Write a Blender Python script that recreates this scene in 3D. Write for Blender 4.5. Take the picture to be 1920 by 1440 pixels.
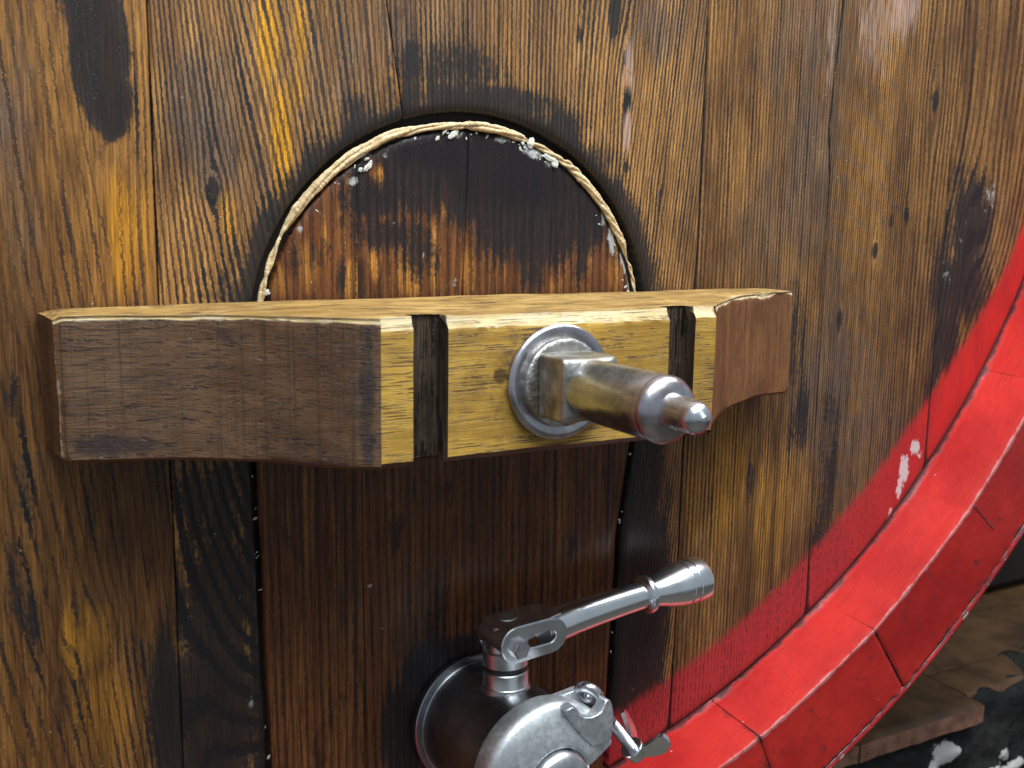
import bpy, bmesh, math, random
import numpy as np
from mathutils import Vector, Matrix, noise as mn
random.seed(7); rng = np.random.default_rng(7)
for o in list(bpy.data.objects): bpy.data.objects.remove(o)
sc = bpy.context.scene; COL = sc.collection
# ------------------------------------------------------------------ camera
FPX, YAW, PITCH, ROLL = 1896.7, .4835, .16936, .01432
CAM = np.array([-.33771, -.715, .11183])
cy, sy, cp, sp = math.cos(YAW), math.sin(YAW), math.cos(PITCH), math.sin(PITCH)
FWD = np.array([sy*cp, cy*cp, -sp]); RGT0 = np.array([cy, -sy, 0]); UP0 = np.cross(RGT0, FWD)
RGT = math.cos(ROLL)*RGT0 + math.sin(ROLL)*UP0; UPV = -math.sin(ROLL)*RGT0 + math.cos(ROLL)*UP0
cam = bpy.data.cameras.new('camera'); cam.sensor_width = 36; cam.lens = FPX/1920*36; cam.clip_start = .01; cam.clip_end = 100
co = bpy.data.objects.new('camera', cam); COL.objects.link(co); sc.camera = co
M = Matrix(((RGT[0], UPV[0], -FWD[0], CAM[0]), (RGT[1], UPV[1], -FWD[1], CAM[1]), (RGT[2], UPV[2], -FWD[2], CAM[2]), (0, 0, 0, 1)))
co.matrix_world = M
cam.dof.use_dof = True; cam.dof.focus_distance = .78; cam.dof.aperture_fstop = 11
# ------------------------------------------------------------------ light of the cellar
wd = bpy.data.worlds.new('World'); sc.world = wd; wd.use_nodes = True
wd.node_tree.nodes['Background'].inputs[0].default_value = (.80, .90, 1.0, 1)
wd.node_tree.nodes['Background'].inputs[1].default_value = .30
def lamp(name, loc, tgt, sx, sz, watt, colr):
    l = bpy.data.lights.new(name, 'AREA'); l.shape = 'RECTANGLE'; l.size = sx; l.size_y = sz; l.energy = watt; l.color = colr
    o = bpy.data.objects.new(name, l); COL.objects.link(o); o.location = loc
    d = Vector(tgt) - Vector(loc); o.rotation_euler = d.to_track_quat('-Z', 'Y').to_euler()
    return o
lamp('ceiling_tube_lamp', (.35, -.50, 1.20), (.15, 0, -.15), 1.9, .22, 31, (.95, .985, 1.0))
lamp('overhead_fill', (-.2, -1.25, 2.3), (0, -.1, -.1), 2.6, 1.6, 40, (.95, .98, 1.0))  # added fill from above to brighten the metal, no such fixture seen
sc.view_settings.view_transform = 'Standard'; sc.view_settings.look = 'None'
sc.view_settings.exposure = .26; sc.view_settings.gamma = 1; sc.view_settings.use_curve_mapping = False
sc.render.engine = 'CYCLES'; sc.cycles.max_bounces = 6; sc.cycles.diffuse_bounces = 3; sc.cycles.glossy_bounces = 4

# ------------------------------------------------------------------ measuring: a photo pixel seen on a plane of the place
def _ray(px, py): return ((px-960)/FPX)*RGT - ((py-720)/FPX)*UPV + FWD
def pl(px, py, y=0.): d = _ray(px, py); return CAM + d*((y-CAM[1])/d[1])
def plz(px, py, z): d = _ray(px, py); return CAM + d*((z-CAM[2])/d[2])
def blob(px, py, rx, ry, y=0.):
    a = pl(px, py, y); b = pl(px+rx, py, y); c = pl(px, py+ry, y)
    return a[0], a[2], abs(b[0]-a[0]), abs(c[2]-a[2])
# ------------------------------------------------------------------ node helpers
class NT:
    def __init__(s, name):
        s.m = bpy.data.materials.new(name); s.m.use_nodes = True; s.t = s.m.node_tree
        s.b = s.t.nodes['Principled BSDF']; s.out = s.t.nodes['Material Output']; s._oc = None
    def n(s, typ, **kw):
        x = s.t.nodes.new(typ)
        for k, v in kw.items(): setattr(x, k, v)
        return x
    def L(s, a, b):
        if isinstance(a, (int, float)): b.default_value = a
        elif isinstance(a, tuple): b.default_value = a if len(a) == len(b.default_value) else (a + (1,))
        else: s.t.links.new(a, b)
    def oc(s):
        if not s._oc: s._oc = s.n('ShaderNodeTexCoord').outputs['Object']
        return s._oc
    def scl(s, v, k, off=(0, 0, 0)):
        x = s.n('ShaderNodeMapping'); s.L(v, x.inputs['Vector']); x.inputs['Scale'].default_value = k
        if isinstance(off, tuple): x.inputs['Location'].default_value = off
        else: s.t.links.new(off, x.inputs['Location'])
        return x.outputs[0]
    def noise(s, v, sc_=1., det=3., ro=.55, dist=0.):
        x = s.n('ShaderNodeTexNoise'); s.L(v, x.inputs['Vector']); x.inputs['Scale'].default_value = sc_
        x.inputs['Detail'].default_value = det; x.inputs['Roughness'].default_value = ro; x.inputs['Distortion'].default_value = dist
        return x.outputs[0]
    def ma(s, op, a, b=0., c=0., clamp=False):
        x = s.n('ShaderNodeMath', operation=op); x.use_clamp = clamp
        s.L(a, x.inputs[0]); s.L(b, x.inputs[1]); s.L(c, x.inputs[2]); return x.outputs[0]
    def ss(s, v, lo, hi, a=0., b=1.):
        x = s.n('ShaderNodeMapRange', interpolation_type='SMOOTHSTEP'); s.L(v, x.inputs[0]); s.L(lo, x.inputs[1]); s.L(hi, x.inputs[2])
        s.L(a, x.inputs[3]); s.L(b, x.inputs[4]); return x.outputs[0]
    def mix(s, f, a, b, mode='MIX'):
        x = s.n('ShaderNodeMix', data_type='RGBA', blend_type=mode); s.L(f, x.inputs[0]); s.L(a, x.inputs[6]); s.L(b, x.inputs[7]); return x.outputs[2]
    def at(s, name): return s.n('ShaderNodeAttribute', attribute_name=name).outputs['Fac']
    def bump(s, h, st, dist=.001, nrm=None):
        x = s.n('ShaderNodeBump'); s.L(h, x.inputs['Height']); x.inputs['Strength'].default_value = st; x.inputs['Distance'].default_value = dist
        if nrm is not None: s.L(nrm, x.inputs['Normal'])
        return x.outputs[0]
    def fin(s, col, rough, nrm=None, metal=0., spec=.5, coat=0., coatr=.2):
        s.L(col, s.b.inputs['Base Color']); s.L(rough, s.b.inputs['Roughness']); s.L(metal, s.b.inputs['Metallic'])
        s.b.inputs['Specular IOR Level'].default_value = spec; s.b.inputs['Coat Weight'].default_value = coat; s.b.inputs['Coat Roughness'].default_value = coatr
        if nrm is not None: s.L(nrm, s.b.inputs['Normal'])
        return s.m
    def specks(s, scale, amount, size):
        v = s.n('ShaderNodeTexVoronoi'); s.L(s.oc(), v.inputs['Vector']); v.inputs['Scale'].default_value = scale
        d = s.ss(v.outputs['Distance'], size, size*.6); c = s.n('ShaderNodeSeparateColor'); s.L(v.outputs['Color'], c.inputs[0])
        return s.ma('MULTIPLY', d, s.ss(c.outputs[0], 1-amount, 1-amount+.02))

def wood_mat(name, brown, amber, gold, line_col, lwid=.36, lstr=.9, streak=55., zs=1., dark=(.0105, .0115, .0135), rough=.38, blot=0., pitchn=.18, fib=.6, dash=0.):
    t = NT(name); P = t.oc(); sd = t.at('seed')
    off = t.n('ShaderNodeCombineXYZ'); t.L(sd, off.inputs[0]); t.L(t.ma('MULTIPLY', sd, 3.7), off.inputs[2]); off = off.outputs[0]
    n_str = t.noise(t.scl(P, (streak, 1, 4.5*zs), off), 1, 4, .6)
    n_low = t.noise(t.scl(P, (11, 1, 3.2), off), 1, 3, .55)
    n_fib = t.noise(t.scl(P, (620, 1, 26), off), 1, 4, .7)
    n_rag = t.noise(t.scl(P, (250, 1, 260), off), 1, 3, .7); n_hi = t.noise(t.scl(P, (330, 1, 190), off), 1, 3, .65); n_dash = t.noise(t.scl(P, (75, 1, 9), off), 1, 3, .6)
    n_wob = t.noise(t.scl(P, (22, 1, 3.0), off), 1, 2, .5)
    n_blo = t.noise(t.scl(P, (38, 1, 15), off), 1, 5, .66)
    ph = t.ma('ADD', t.at('gu'), t.ma('ADD', t.ma('MULTIPLY', t.ma('SUBTRACT', n_wob, .5), pitchn*3.0), t.ma('MULTIPLY', t.ma('SUBTRACT', n_rag, .5), .80)))
    fr = t.ma('FRACT', ph); tri = t.ma('ABSOLUTE', t.ma('SUBTRACT', t.ma('MULTIPLY', fr, 2.), 1.))
    # every ring its own width: white noise on the ring number
    wn = t.n('ShaderNodeTexWhiteNoise', noise_dimensions='1D'); t.L(t.ma('FLOOR', ph), wn.inputs['W']); rn = wn.outputs['Value']
    lw = t.ma('ADD', t.ma('MULTIPLY_ADD', n_str, .62, lwid-.31), t.ma('MULTIPLY_ADD', rn, .30, -.15))
    line = t.ss(tri, t.ma('ADD', lw, .13), t.ma('SUBTRACT', lw, .10))
    lst = t.ma('MULTIPLY', t.ss(n_low, .15, .55, .62, 1.), t.ma('MULTIPLY_ADD', rn, .25, lstr-.15))
    line = t.ma('MULTIPLY', line, lst, clamp=True)
    if dash: line = t.ma('MULTIPLY', line, t.ss(n_dash, .5-.10, .5+.12, 1.-dash, 1.))
    f1 = t.ss(t.ma('ADD', t.ma('MULTIPLY', n_low, .6), t.ma('MULTIPLY', n_str, .5)), .36, .76)
    col = t.mix(f1, brown, amber)
    n_big = t.noise(t.scl(P, (16, 1, 7), off), 1, 4, .6)
    col = t.mix(t.ma('MULTIPLY', t.ss(n_big, .46, .68), .62), col, (.085, .040, .018))
    gmask = t.ss(t.ma('ADD', t.at('gold'), t.ma('MULTIPLY_ADD', n_str, .9, -.45)), .30, .75)
    col = t.mix(gmask, col, gold)
    # grey film where the varnish is worn and dirty
    fm = t.ss(t.ma('ADD', t.at('film'), t.ma('MULTIPLY_ADD', n_blo, 1.1, -.55)), .25, .75)
    col = t.mix(t.ma('MULTIPLY', fm, .72), col, (.130, .094, .072))
    col = t.mix(1., col, t.ss(n_fib, .25, .75, 1.-fib, 1.+fib*.55), 'MULTIPLY')
    col = t.mix(line, col, line_col)
    # blotches of old oil
    bl = t.ss(t.ma('ADD', n_blo, t.ma('MULTIPLY', n_low, .35)), .97-blot, .84-blot*.9, 0., 1.)
    bl = t.ma('SUBTRACT', 1., bl); col = t.mix(t.ma('MULTIPLY', bl, .8), col, (.022, .012, .012))
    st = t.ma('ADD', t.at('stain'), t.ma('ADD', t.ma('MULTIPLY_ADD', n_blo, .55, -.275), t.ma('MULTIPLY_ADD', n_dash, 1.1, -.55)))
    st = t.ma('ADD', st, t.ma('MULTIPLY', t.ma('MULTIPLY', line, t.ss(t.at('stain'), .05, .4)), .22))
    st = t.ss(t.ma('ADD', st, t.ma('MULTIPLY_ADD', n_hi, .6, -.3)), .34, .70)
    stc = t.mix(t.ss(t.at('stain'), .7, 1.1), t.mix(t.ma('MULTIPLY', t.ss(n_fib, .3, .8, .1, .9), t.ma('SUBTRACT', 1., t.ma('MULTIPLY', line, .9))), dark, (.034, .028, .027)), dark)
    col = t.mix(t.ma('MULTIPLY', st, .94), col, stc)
    sf = t.ss(t.ma('ADD', t.at('scuff_sheen'), t.ma('MULTIPLY_ADD', n_fib, 1.2, -.6)), .35, .8)
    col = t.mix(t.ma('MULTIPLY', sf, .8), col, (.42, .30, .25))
    wx = t.ss(t.ma('ADD', t.at('wax'), t.ma('MULTIPLY_ADD', t.noise(t.scl(P, (120, 1, 70)), 1, 5, .7), 1.3, -.65)), .38, .62)
    col = t.mix(t.ma('MULTIPLY', wx, .85), col, (.40, .43, .42))
    # red paint brushed over the border of the head
    pd = t.ma('ADD', t.at('pd'), t.ma('MULTIPLY_ADD', t.noise(t.scl(P, (160, 1, 26)), 1, 3, .6), .020, -.010))
    pm = t.ss(pd, -.006, .008)
    thin = t.ma('MULTIPLY', t.ma('MULTIPLY', line, t.ss(n_hi, .40, .58)), t.at('thin'))
    pcol = t.mix(t.ss(n_blo, .35, .7), (.42, .020, .022), (.56, .024, .022))
    pcol = t.mix(t.ma('MULTIPLY', t.at('thin'), .6), pcol, (.36, .040, .046))
    pcol = t.mix(t.ma('MULTIPLY', thin, .9), pcol, (.055, .012, .016))
    chip = t.ss(t.ma('ADD', t.at('chip'), t.ma('ADD', t.ma('MULTIPLY_ADD', n_hi, .9, -.45), t.ma('MULTIPLY_ADD', n_dash, .8, -.4))), .46, .54)
    pcol = t.mix(chip, pcol, (.62, .52, .52))
    col = t.mix(t.ma('MULTIPLY', pm, .97), col, pcol)
    dt = t.ss(t.ma('ADD', t.at('dirt'), t.ma('MULTIPLY_ADD', n_blo, 1.0, -.5)), .38, .68)
    col = t.mix(t.ma('MULTIPLY', dt, .85), col, (.020, .012, .012))
    sk = t.specks(95, .16, .06); col = t.mix(t.ma('MULTIPLY', sk, .8), col, (.55, .52, .45))
    npm = t.ma('SUBTRACT', 1., t.ma('MULTIPLY', pm, .85))
    h = t.ma('MULTIPLY', npm, t.ma('ADD', t.ma('MULTIPLY', line, -.55), t.ma('MULTIPLY', n_fib, .30)))
    h = t.ma('ADD', h, t.ma('MULTIPLY', n_blo, .6))
    nr = t.bump(h, .42, .0010)
    rg = t.ma('ADD', t.ma('MULTIPLY_ADD', n_blo, .30, rough-.15), t.ma('MULTIPLY', line, .12), clamp=True)
    return t.fin(col, rg, nr, spec=.30)

WOODS = {
 'left': wood_mat('head_wood_left', (.100, .042, .015), (.36, .172, .044), (.50, .225, .022), (.032, .018, .014), .28, .92, 80., zs=.55, fib=.7, dash=.6),
 'ring': wood_mat('head_wood_ring', (.140, .066, .026), (.52, .265, .078), (.62, .29, .020), (.018, .016, .018), .43, .98, 60., dash=.20, fib=.7),
 'right': wood_mat('head_wood_right', (.095, .044, .018), (.40, .198, .058), (.46, .22, .034), (.026, .016, .012), .43, .95, 66., dash=.35, fib=.7),
 'door': wood_mat('door_wood', (.085, .028, .013), (.24, .096, .030), (.42, .185, .040), (.018, .009, .008), .40, .80, 70., zs=.6, dark=(.009, .009, .012), rough=.30, blot=.08, fib=.7, dash=.4),
}
# ------------------------------------------------------------------ object helpers
def link(name, me, parent=None):
    o = bpy.data.objects.new(name, me); COL.objects.link(o)
    if parent is not None:
        o.parent = parent; o.matrix_parent_inverse = parent.matrix_basis.inverted()
    return o
def tag(o, label=None, cat=None, group=None, kind=None):
    for k, v in (('label', label), ('category', cat), ('group', group), ('kind', kind)):
        if v: o[k] = v
    return o
def thing(name, loc, label, cat, rot=None):
    o = bpy.data.objects.new(name, None); COL.objects.link(o); o.empty_display_size = .05
    o.matrix_basis = Matrix.Translation(loc) @ (rot.to_4x4() if rot else Matrix()); return tag(o, label, cat)
def mesh(name, V, F, mats, parent=None, smooth=True, midx=None, attrs=None, sharp=None):
    me = bpy.data.meshes.new(name); me.from_pydata([tuple(map(float, v)) for v in V], [], [tuple(map(int, f)) for f in F])
    for m in (mats if isinstance(mats, (list, tuple)) else [mats]): me.materials.append(m)
    if midx is not None: me.polygons.foreach_set('material_index', np.asarray(midx, dtype=np.int32))
    if smooth: me.polygons.foreach_set('use_smooth', np.ones(len(me.polygons), dtype=bool))
    for k, a in (attrs or {}).items():
        at = me.attributes.new(k, 'FLOAT', 'POINT'); at.data.foreach_set('value', np.asarray(a, dtype=np.float32))
    me.update()
    if sharp is not None:
        me.set_sharp_from_angle(angle=math.radians(sharp))
    return link(name, me, parent)
def from_bm(name, bm, mats, parent=None, sharp=35):
    me = bpy.data.meshes.new(name); bm.normal_update(); bm.to_mesh(me); bm.free()
    for m in (mats if isinstance(mats, (list, tuple)) else [mats]): me.materials.append(m)
    me.polygons.foreach_set('use_smooth', np.ones(len(me.polygons), dtype=bool)); me.set_sharp_from_angle(angle=math.radians(sharp))
    return link(name, me, parent)
def lathe(bm, prof, mat, seg=64, lump=None):
    """prof: list of (l, r) along local +Z of mat"""
    rings = []
    for l, r in prof:
        if r < 1e-6: rings.append([bm.verts.new(mat @ Vector((0, 0, l)))]); continue
        ring = []
        for i in range(seg):
            a = 2*math.pi*i/seg; v = Vector((r*math.cos(a), r*math.sin(a), l))
            if lump: v += lump(v)
            ring.append(bm.verts.new(mat @ v))
        rings.append(ring)
    for A, B in zip(rings[:-1], rings[1:]):
        for i in range(seg):
            j = (i+1) % seg
            if len(A) == 1 and len(B) == 1: break
            if len(A) == 1: bm.faces.new((A[0], B[j], B[i]))
            elif len(B) == 1: bm.faces.new((A[i], A[j], B[0]))
            else: bm.faces.new((A[i], A[j], B[j], B[i]))
    if len(rings[0]) > 1: bm.faces.new(rings[0][::-1])
    if len(rings[-1]) > 1: bm.faces.new(rings[-1])
    bmesh.ops.recalc_face_normals(bm, faces=bm.faces)
def tube(bm, pts, rad, seg=16, cap=True, flat=None):
    pts = [Vector(p) for p in pts]; prev = None; rings = []
    for i, p in enumerate(pts):
        d = (pts[min(i+1, len(pts)-1)] - pts[max(i-1, 0)]).normalized()
        if prev is None: a = d.orthogonal().normalized()
        else: a = (prev - d*prev.dot(d)).normalized()
        prev = a; b = d.cross(a); r = rad[i] if hasattr(rad, '__len__') else rad
        rings.append([bm.verts.new(p + (a*math.cos(2*math.pi*k/seg) + b*math.sin(2*math.pi*k/seg))*r) for k in range(seg)])
    for A, B in zip(rings[:-1], rings[1:]):
        for k in range(seg): bm.faces.new((A[k], A[(k+1) % seg], B[(k+1) % seg], B[k]))
    if cap: bm.faces.new(rings[0][::-1]); bm.faces.new(rings[-1])
    return rings
def axis_mat(org, ax, upv=(0, 0, 1)):
    z = Vector(ax).normalized(); x = Vector(upv).cross(z).normalized(); y = z.cross(x)   # local x: sideways, y: up, z: along axis
    m = Matrix((x, y, z)).transposed().to_4x4(); m.translation = Vector(org); return m

# ------------------------------------------------------------------ cask geometry numbers
XC, ZC = -.08, .395; RCROZE, RRIDGE, ROUT, HCH = .8193, .825, .9155, .065
AX, AZ, AR = -.003, .015, .1700                      # arch of the hatch opening
def hole_l(z): return np.interp(z, [-.40, -.31, -.07, AZ], [-.168, -.169, -.1745, AX-AR])
def hole_r(z): return np.interp(z, [-.40, -.318, -.168, -.087, AZ], [.144, .1456, .1500, .1610, AX+AR])
ZB_HOLE = -.47
def hole_sd(x, z, off=0.):
    """>0 inside the opening shrunk by off"""
    up = (AR-off) - np.hypot(x-AX, z-AZ)
    of = off*np.interp(z, [AZ-.06, AZ], [.36, 1.])
    dn = np.minimum(np.minimum(x-hole_l(z)-of, hole_r(z)-of-x), z-ZB_HOLE-off)
    return np.where(z >= AZ, up, dn)
joints = {
 'J0': lambda z: -.462 + .0*z, 'J1': lambda z: np.interp(z, [-.4, -.1, .05, .3], [-.2300, -.2292, -.2325, -.2312]),
 'J2': lambda z: np.interp(z, [.18, .26, .34], [-.0555, -.068, -.080]),
 'J3': lambda z: np.interp(z, [-.4, -.28, -.1, .09, .3], [.2100, .2130, .2125, .2195, .2200]),
 'J5': lambda z: np.interp(z, [-.4, -.28, 0, .15, .19, .3], [.376, .3755, .3705, .3695, .3645, .3715]),
 'J6': lambda z: np.interp(z, [-.1, .14, .25, .35], [.530, .531, .5355, .531]),
 'Jm': lambda z: -.68 + 0*z, 'Jn': lambda z: -.95 + 0*z, 'J8': lambda z: .80 + 0*z}
ZT, ZBOT = .40, -.43
cask = thing('wine_cask', (XC, .17, ZC-.917), 'large old wine cask with brown planked head and red painted rim', 'cask')

HEADST = []   # stains, scuffs, painted sheen: (px,py,rx,ry,strength,attr)
def S_(attr, *rows): HEADST.extend([(attr,)+r for r in rows])
S_('stain', (168, -10, 46, 110, 1.3), (185, 90, 50, 120, 1.3), (203, 185, 40, 62, 1.3), (211, 232, 26, 32, 1.2),
   (840, 130, 110, 60, .66), (900, 190, 150, 34, .85), (820, 60, 90, 50, .35), (700, 210, 80, 40, .6), (740, 190, 60, 60, .55), (640, 260, 60, 40, .5), (1120, 300, 40, 40, .65), (1060, 230, 60, 30, .6),
   (540, 400, 40, 40, .55), (470, 490, 45, 60, .6), (420, 540, 90, 50, .45), (400, 355, 13, 24, .75), (310, 330, 18, 60, .4),
   (400, 930, 80, 120, .70), (400, 1150, 80, 150, .85), (400, 1330, 90, 160, 1.05), (310, 1320, 30, 150, .95), (295, 1230, 30, 60, .6),
   (1212, 900, 30, 140, .75), (1205, 1130, 50, 180, 1.0), (1190, 1290, 50, 90, 1.0), (1240, 930, 30, 60, .5),
   (1487, 640, 26, 110, .62), (1495, 780, 24, 90, .55), (1552, 880, 24, 150, .55), (1540, 1010, 24, 90, .7), (1600, 960, 50, 90, .35), (1705, 800, 30, 60, .35),
   (1405, 905, 8, 40, .75), (1575, 600, 6, 24, .85), (1640, 470, 5, 17, 1.0), (1700, 403, 5, 15, .9), (1670, 415, 4, 14, .6), (1752, 190, 6, 24, .9),
   (1152, 20, 12, 60, .85), (1087, 66, 7, 20, .75), (1178, 185, 7, 30, .8), (1174, 312, 5, 14, .8), (1265, 350, 12, 30, .4),
   (1815, 420, 40, 90, .82), (1800, 340, 30, 40, .6), (1800, 540, 56, 70, .85), (1775, 640, 26, 80, .85), (1760, 500, 12, 70, .7), (1745, 740, 12, 60, .6), (1840, 560, 40, 40, .55),
   (60, 1000, 90, 200, .42), (110, 1220, 120, 200, .40), (200, 980, 60, 130, .34), (300, 900, 60, 120, .40), (260, 1150, 60, 160, .42), (60, 640, 30, 200, .25), (25, 1080, 22, 110, .62), (55, 1180, 26, 100, .6), (95, 1110, 24, 90, .5), (12, 760, 8, 90, .6), (22, 690, 10, 60, .5), (150, 1130, 30, 40, .4), (68, 210, 6, 60, .5), (75, 330, 9, 40, .45), (95, 420, 8, 40, .35), (1690, 530, 40, 20, .3))
S_('film', (400, 230, 80, 160, .62), (650, 90, 90, 120, .40), (800, 60, 120, 90, .45), (470, 330, 60, 90, .45), (620, 200, 60, 90, .35), (30, 280, 60, 260, .42), (130, 250, 60, 200, .2), (1240, 60, 60, 70, .5), (1380, 470, 60, 160, .30), (1530, 230, 60, 300, .55), (1300, 120, 40, 120, .3), (1560, 500, 40, 200, .4), (1480, 80, 70, 150, .42), (1560, 720, 80, 160, .55), (1620, 830, 90, 160, .5), (1450, 420, 70, 140, .45), (1460, 560, 60, 100, .4), (1860, 440, 60, 120, .4), (80, 900, 60, 120, .3))
S_('gold', (505, 60, 24, 110, .80), (528, 280, 20, 120, .95), (562, 50, 18, 90, .66), (555, 170, 18, 60, .6), (425, 400, 18, 70, .75), (355, 190, 12, 60, .5), (320, 400, 20, 80, .4), (232, 440, 34, 130, .85), (275, 430, 14, 120, .6), (90, 480, 40, 120, .35), (1370, 870, 50, 180, .75), (1440, 960, 50, 150, .6), (1300, 920, 26, 130, .6), (1290, 1090, 20, 90, .35), (1400, 1090, 60, 80, .4), (160, 1200, 70, 90, .6), (190, 1330, 60, 110, .6), (1230, 480, 40, 80, .35), (1400, 480, 30, 70, .35), (150, 420, 30, 80, .4), (60, 1360, 60, 90, .3))
S_('scuff_sheen', (1180, 110, 10, 60, .62), (1178, 150, 16, 30, .6), (1176, 245, 8, 46, .75), (1170, 262, 6, 10, .4), (1640, 40, 50, 130, .52), (1690, 20, 40, 70, .6), (1560, 60, 14, 140, .5), (1625, 150, 14, 100, .25), (512, 148, 20, 32, .42), (1350, 170, 10, 110, .25), (820, 150, 80, 50, .1))  # pale wood scuffs, plus lamp sheen painted on the top-right staves
S_('wax', (1840, 330, 12, 40, .38), (1855, 370, 16, 40, .42), (1800, 440, 20, 40, .34), (1775, 510, 14, 40, .38), (1450, 735, 5, 12, .3), (540, 395, 30, 14, .30), (640, 300, 30, 12, .28), (500, 440, 20, 16, .3), (470, 1310, 8, 24, .5), (452, 1130, 9, 20, .35), (1290, 120, 3, 8, .4), (1730, 560, 4, 20, .35), (1720, 600, 5, 20, .3))
S_('chip', (1715, 838, 9, 16, .75), (1695, 880, 10, 32, .70), (1686, 915, 7, 28, .68), (1668, 965, 5, 16, .55), (1725, 850, 6, 14, .5), (1660, 990, 4, 8, .5))
HB = [(a,)+blob(px, py, rx, ry)+(s,) for a, px, py, rx, ry, s in HEADST]
def stain_attrs(X, Z, table, names):
    out = {n: np.zeros_like(X) for n in names}
    for a, bx, bz, rx, rz, s in table:
        if a not in out: continue
        q = ((X-bx)/rx)**2 + ((Z-bz)/rz)**2
        out[a] = np.maximum(out[a], s*np.exp(-.55*q*np.sqrt(q+.05)))
    return out
def plank(name, jl, jr, z0, z1, matn, grain, parent, seed, inside, dz=.004, dx=.003, gap=.00035, y0=0., thick=.022, table=HB, door=False, knots=()):
    """A board of the head: fine sheet with rounded arrises, cut and snapped to the outline, with real thickness."""
    nz = int((z1-z0)/dz)+1; w = float(np.mean(jr(np.linspace(z0, z1, 9))-jl(np.linspace(z0, z1, 9))))
    core = np.linspace(.006, w-.006, max(3, int(w/dx)))
    s = np.concatenate([[0, .0007, .0018, .0035], core, [w-.0035, w-.0018, w-.0007, w]])/w; nx = len(s)
    zz = np.linspace(z0, z1, nz)
    if z1 == ZT: zz = np.concatenate([zz, np.arange(ZT+.008, 1.24, .012)]); nz = len(zz)   # on up to the top of the head
    a = jl(zz)+gap; b = jr(zz)-gap
    X = a[:, None]*(1-s[None]) + b[:, None]*s[None]; Z = np.repeat(zz[:, None], nx, 1)
    d = inside(X, Z); ins = d > 0
    keep = ins[:-1, :-1] | ins[1:, :-1] | ins[:-1, 1:] | ins[1:, 1:]
    # snap the outer vertices of cut cells to the outline
    e = 5e-4; out = ~ins
    for _ in range(3):
        d = inside(X, Z); gx = (inside(X+e, Z)-inside(X-e, Z))/(2*e); gz = (inside(X, Z+e)-inside(X, Z-e))/(2*e); gg = gx*gx+gz*gz+1e-9
        m = out & (np.abs(d) < np.where(Z > .41, .03, .012)); X = np.where(m, X - d*gx/gg, X); Z = np.where(m, Z - d*gz/gg, Z)
    edge = np.minimum(s, 1-s)*w
    Y = y0 + (.0004 if door else .0011)*np.exp(-edge/.0009)[None, :]*np.ones_like(X)
    Y = Y + .0007*np.sin(s*math.pi)[None]*(-1) + .0004*np.sin(Z*9+seed)
    dd = np.clip(inside(X, Z), 0, 1); Y = Y + .0022*np.exp(-dd/.0022)
    xs, zs = X.ravel(), Z.ravel(); sf = np.repeat(s[None], nz, 0).ravel()
    at = stain_attrs(xs, zs, table, ('stain', 'film', 'gold', 'scuff_sheen', 'wax', 'chip'))
    # grain field: rings counted along x after leaning with the tilt of the grain
    tl = np.interp(sf, grain['s'], grain['tilt']); sh = tl*(grain.get('z0', .05)-zs) + grain.get('bow', 0)*(zs-grain.get('z0', .05))**2
    xp = (xs - sh)
    for kx, kz, rx, rz, amp in knots:
        q = ((xs-kx)/rx)**2 + ((zs-kz)/rz)**2; xp = xp - np.sign(xs-kx)*amp*np.exp(-q)*np.minimum(1, np.abs(xs-kx)/(rx*.25))
    tab = np.linspace(-.3, 1.3, 400)*w; dens = 1/np.interp(tab/w, grain['s'], grain['pitch']); cum = np.cumsum(dens)*(tab[1]-tab[0])*(1.0 if door else 1.10)
    at['gu'] = np.interp(xp - float(np.mean(a)), tab, cum) + seed*3.1
    at['wax'] = at['wax']*(1.2 if door else .95); at['film'] = at['film']*1.2; at['gold'] = at['gold']*(1.0 if door else .88)
    at['seed'] = np.full_like(xs, seed*1.618)
    if not door:
        r = np.hypot(xs-XC, zs-ZC); ang = np.degrees(np.arctan2(zs-ZC, xs-XC))
        pedge = np.interp(ang, [-75, -62, -50, -42, -35, -25, -10, 0], [.768, .766, .762, .763, .769, .783, .788, .791])
        at['pd'] = r - pedge
        at['thin'] = np.clip((-38-ang)/14, 0, 1)
        at['dirt'] = np.exp(-(RCROZE-r).clip(0)/.006)*.75 + np.exp(-edge[None].repeat(nz, 0).ravel()/.0022)*.9*(r > pedge-.01)
        hs = -hole_sd(xs, zs); at['stain'] = np.maximum(at['stain'], np.interp(hs, [0, .006, .016, .034], [1.2, .75, .45, 0])*(zs > -.10)+np.interp(hs, [0, .006, .012], [1.1, .8, 0])*(zs <= -.10))
        at['stain'] = np.maximum(at['stain'], .62*np.exp(-edge[None].repeat(nz, 0).ravel()/.0012))
    else:
        at['pd'] = np.full_like(xs, -1.); at['thin'] = at['pd']*0; at['dirt'] = .45*np.exp(-edge[None].repeat(nz, 0).ravel()/.0008)
    idx = np.arange(nx*nz).reshape(nz, nx)
    F = np.stack([idx[:-1, :-1], idx[:-1, 1:], idx[1:, 1:], idx[1:, :-1]], -1)[keep]
    used = np.unique(F); mp = -np.ones(nx*nz, dtype=int); mp[used] = np.arange(len(used)); F = mp[F]
    V = np.stack([xs, Y.ravel(), zs], 1)[used]; A = {k: v[used] for k, v in at.items()}
    # thickness: walls from the free edges
    E = np.concatenate([F[:, [i, (i+1) % 4]] for i in range(4)]); key = np.sort(E, 1); _, inv, cnt = np.unique(key, axis=0, return_inverse=True, return_counts=True)
    bd = E[cnt[inv.ravel()] == 1]; bv = np.unique(bd); m2 = {int(v): len(V)+i for i, v in enumerate(bv)}
    V2 = V[bv].copy(); V2[:, 1] = y0+thick
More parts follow.
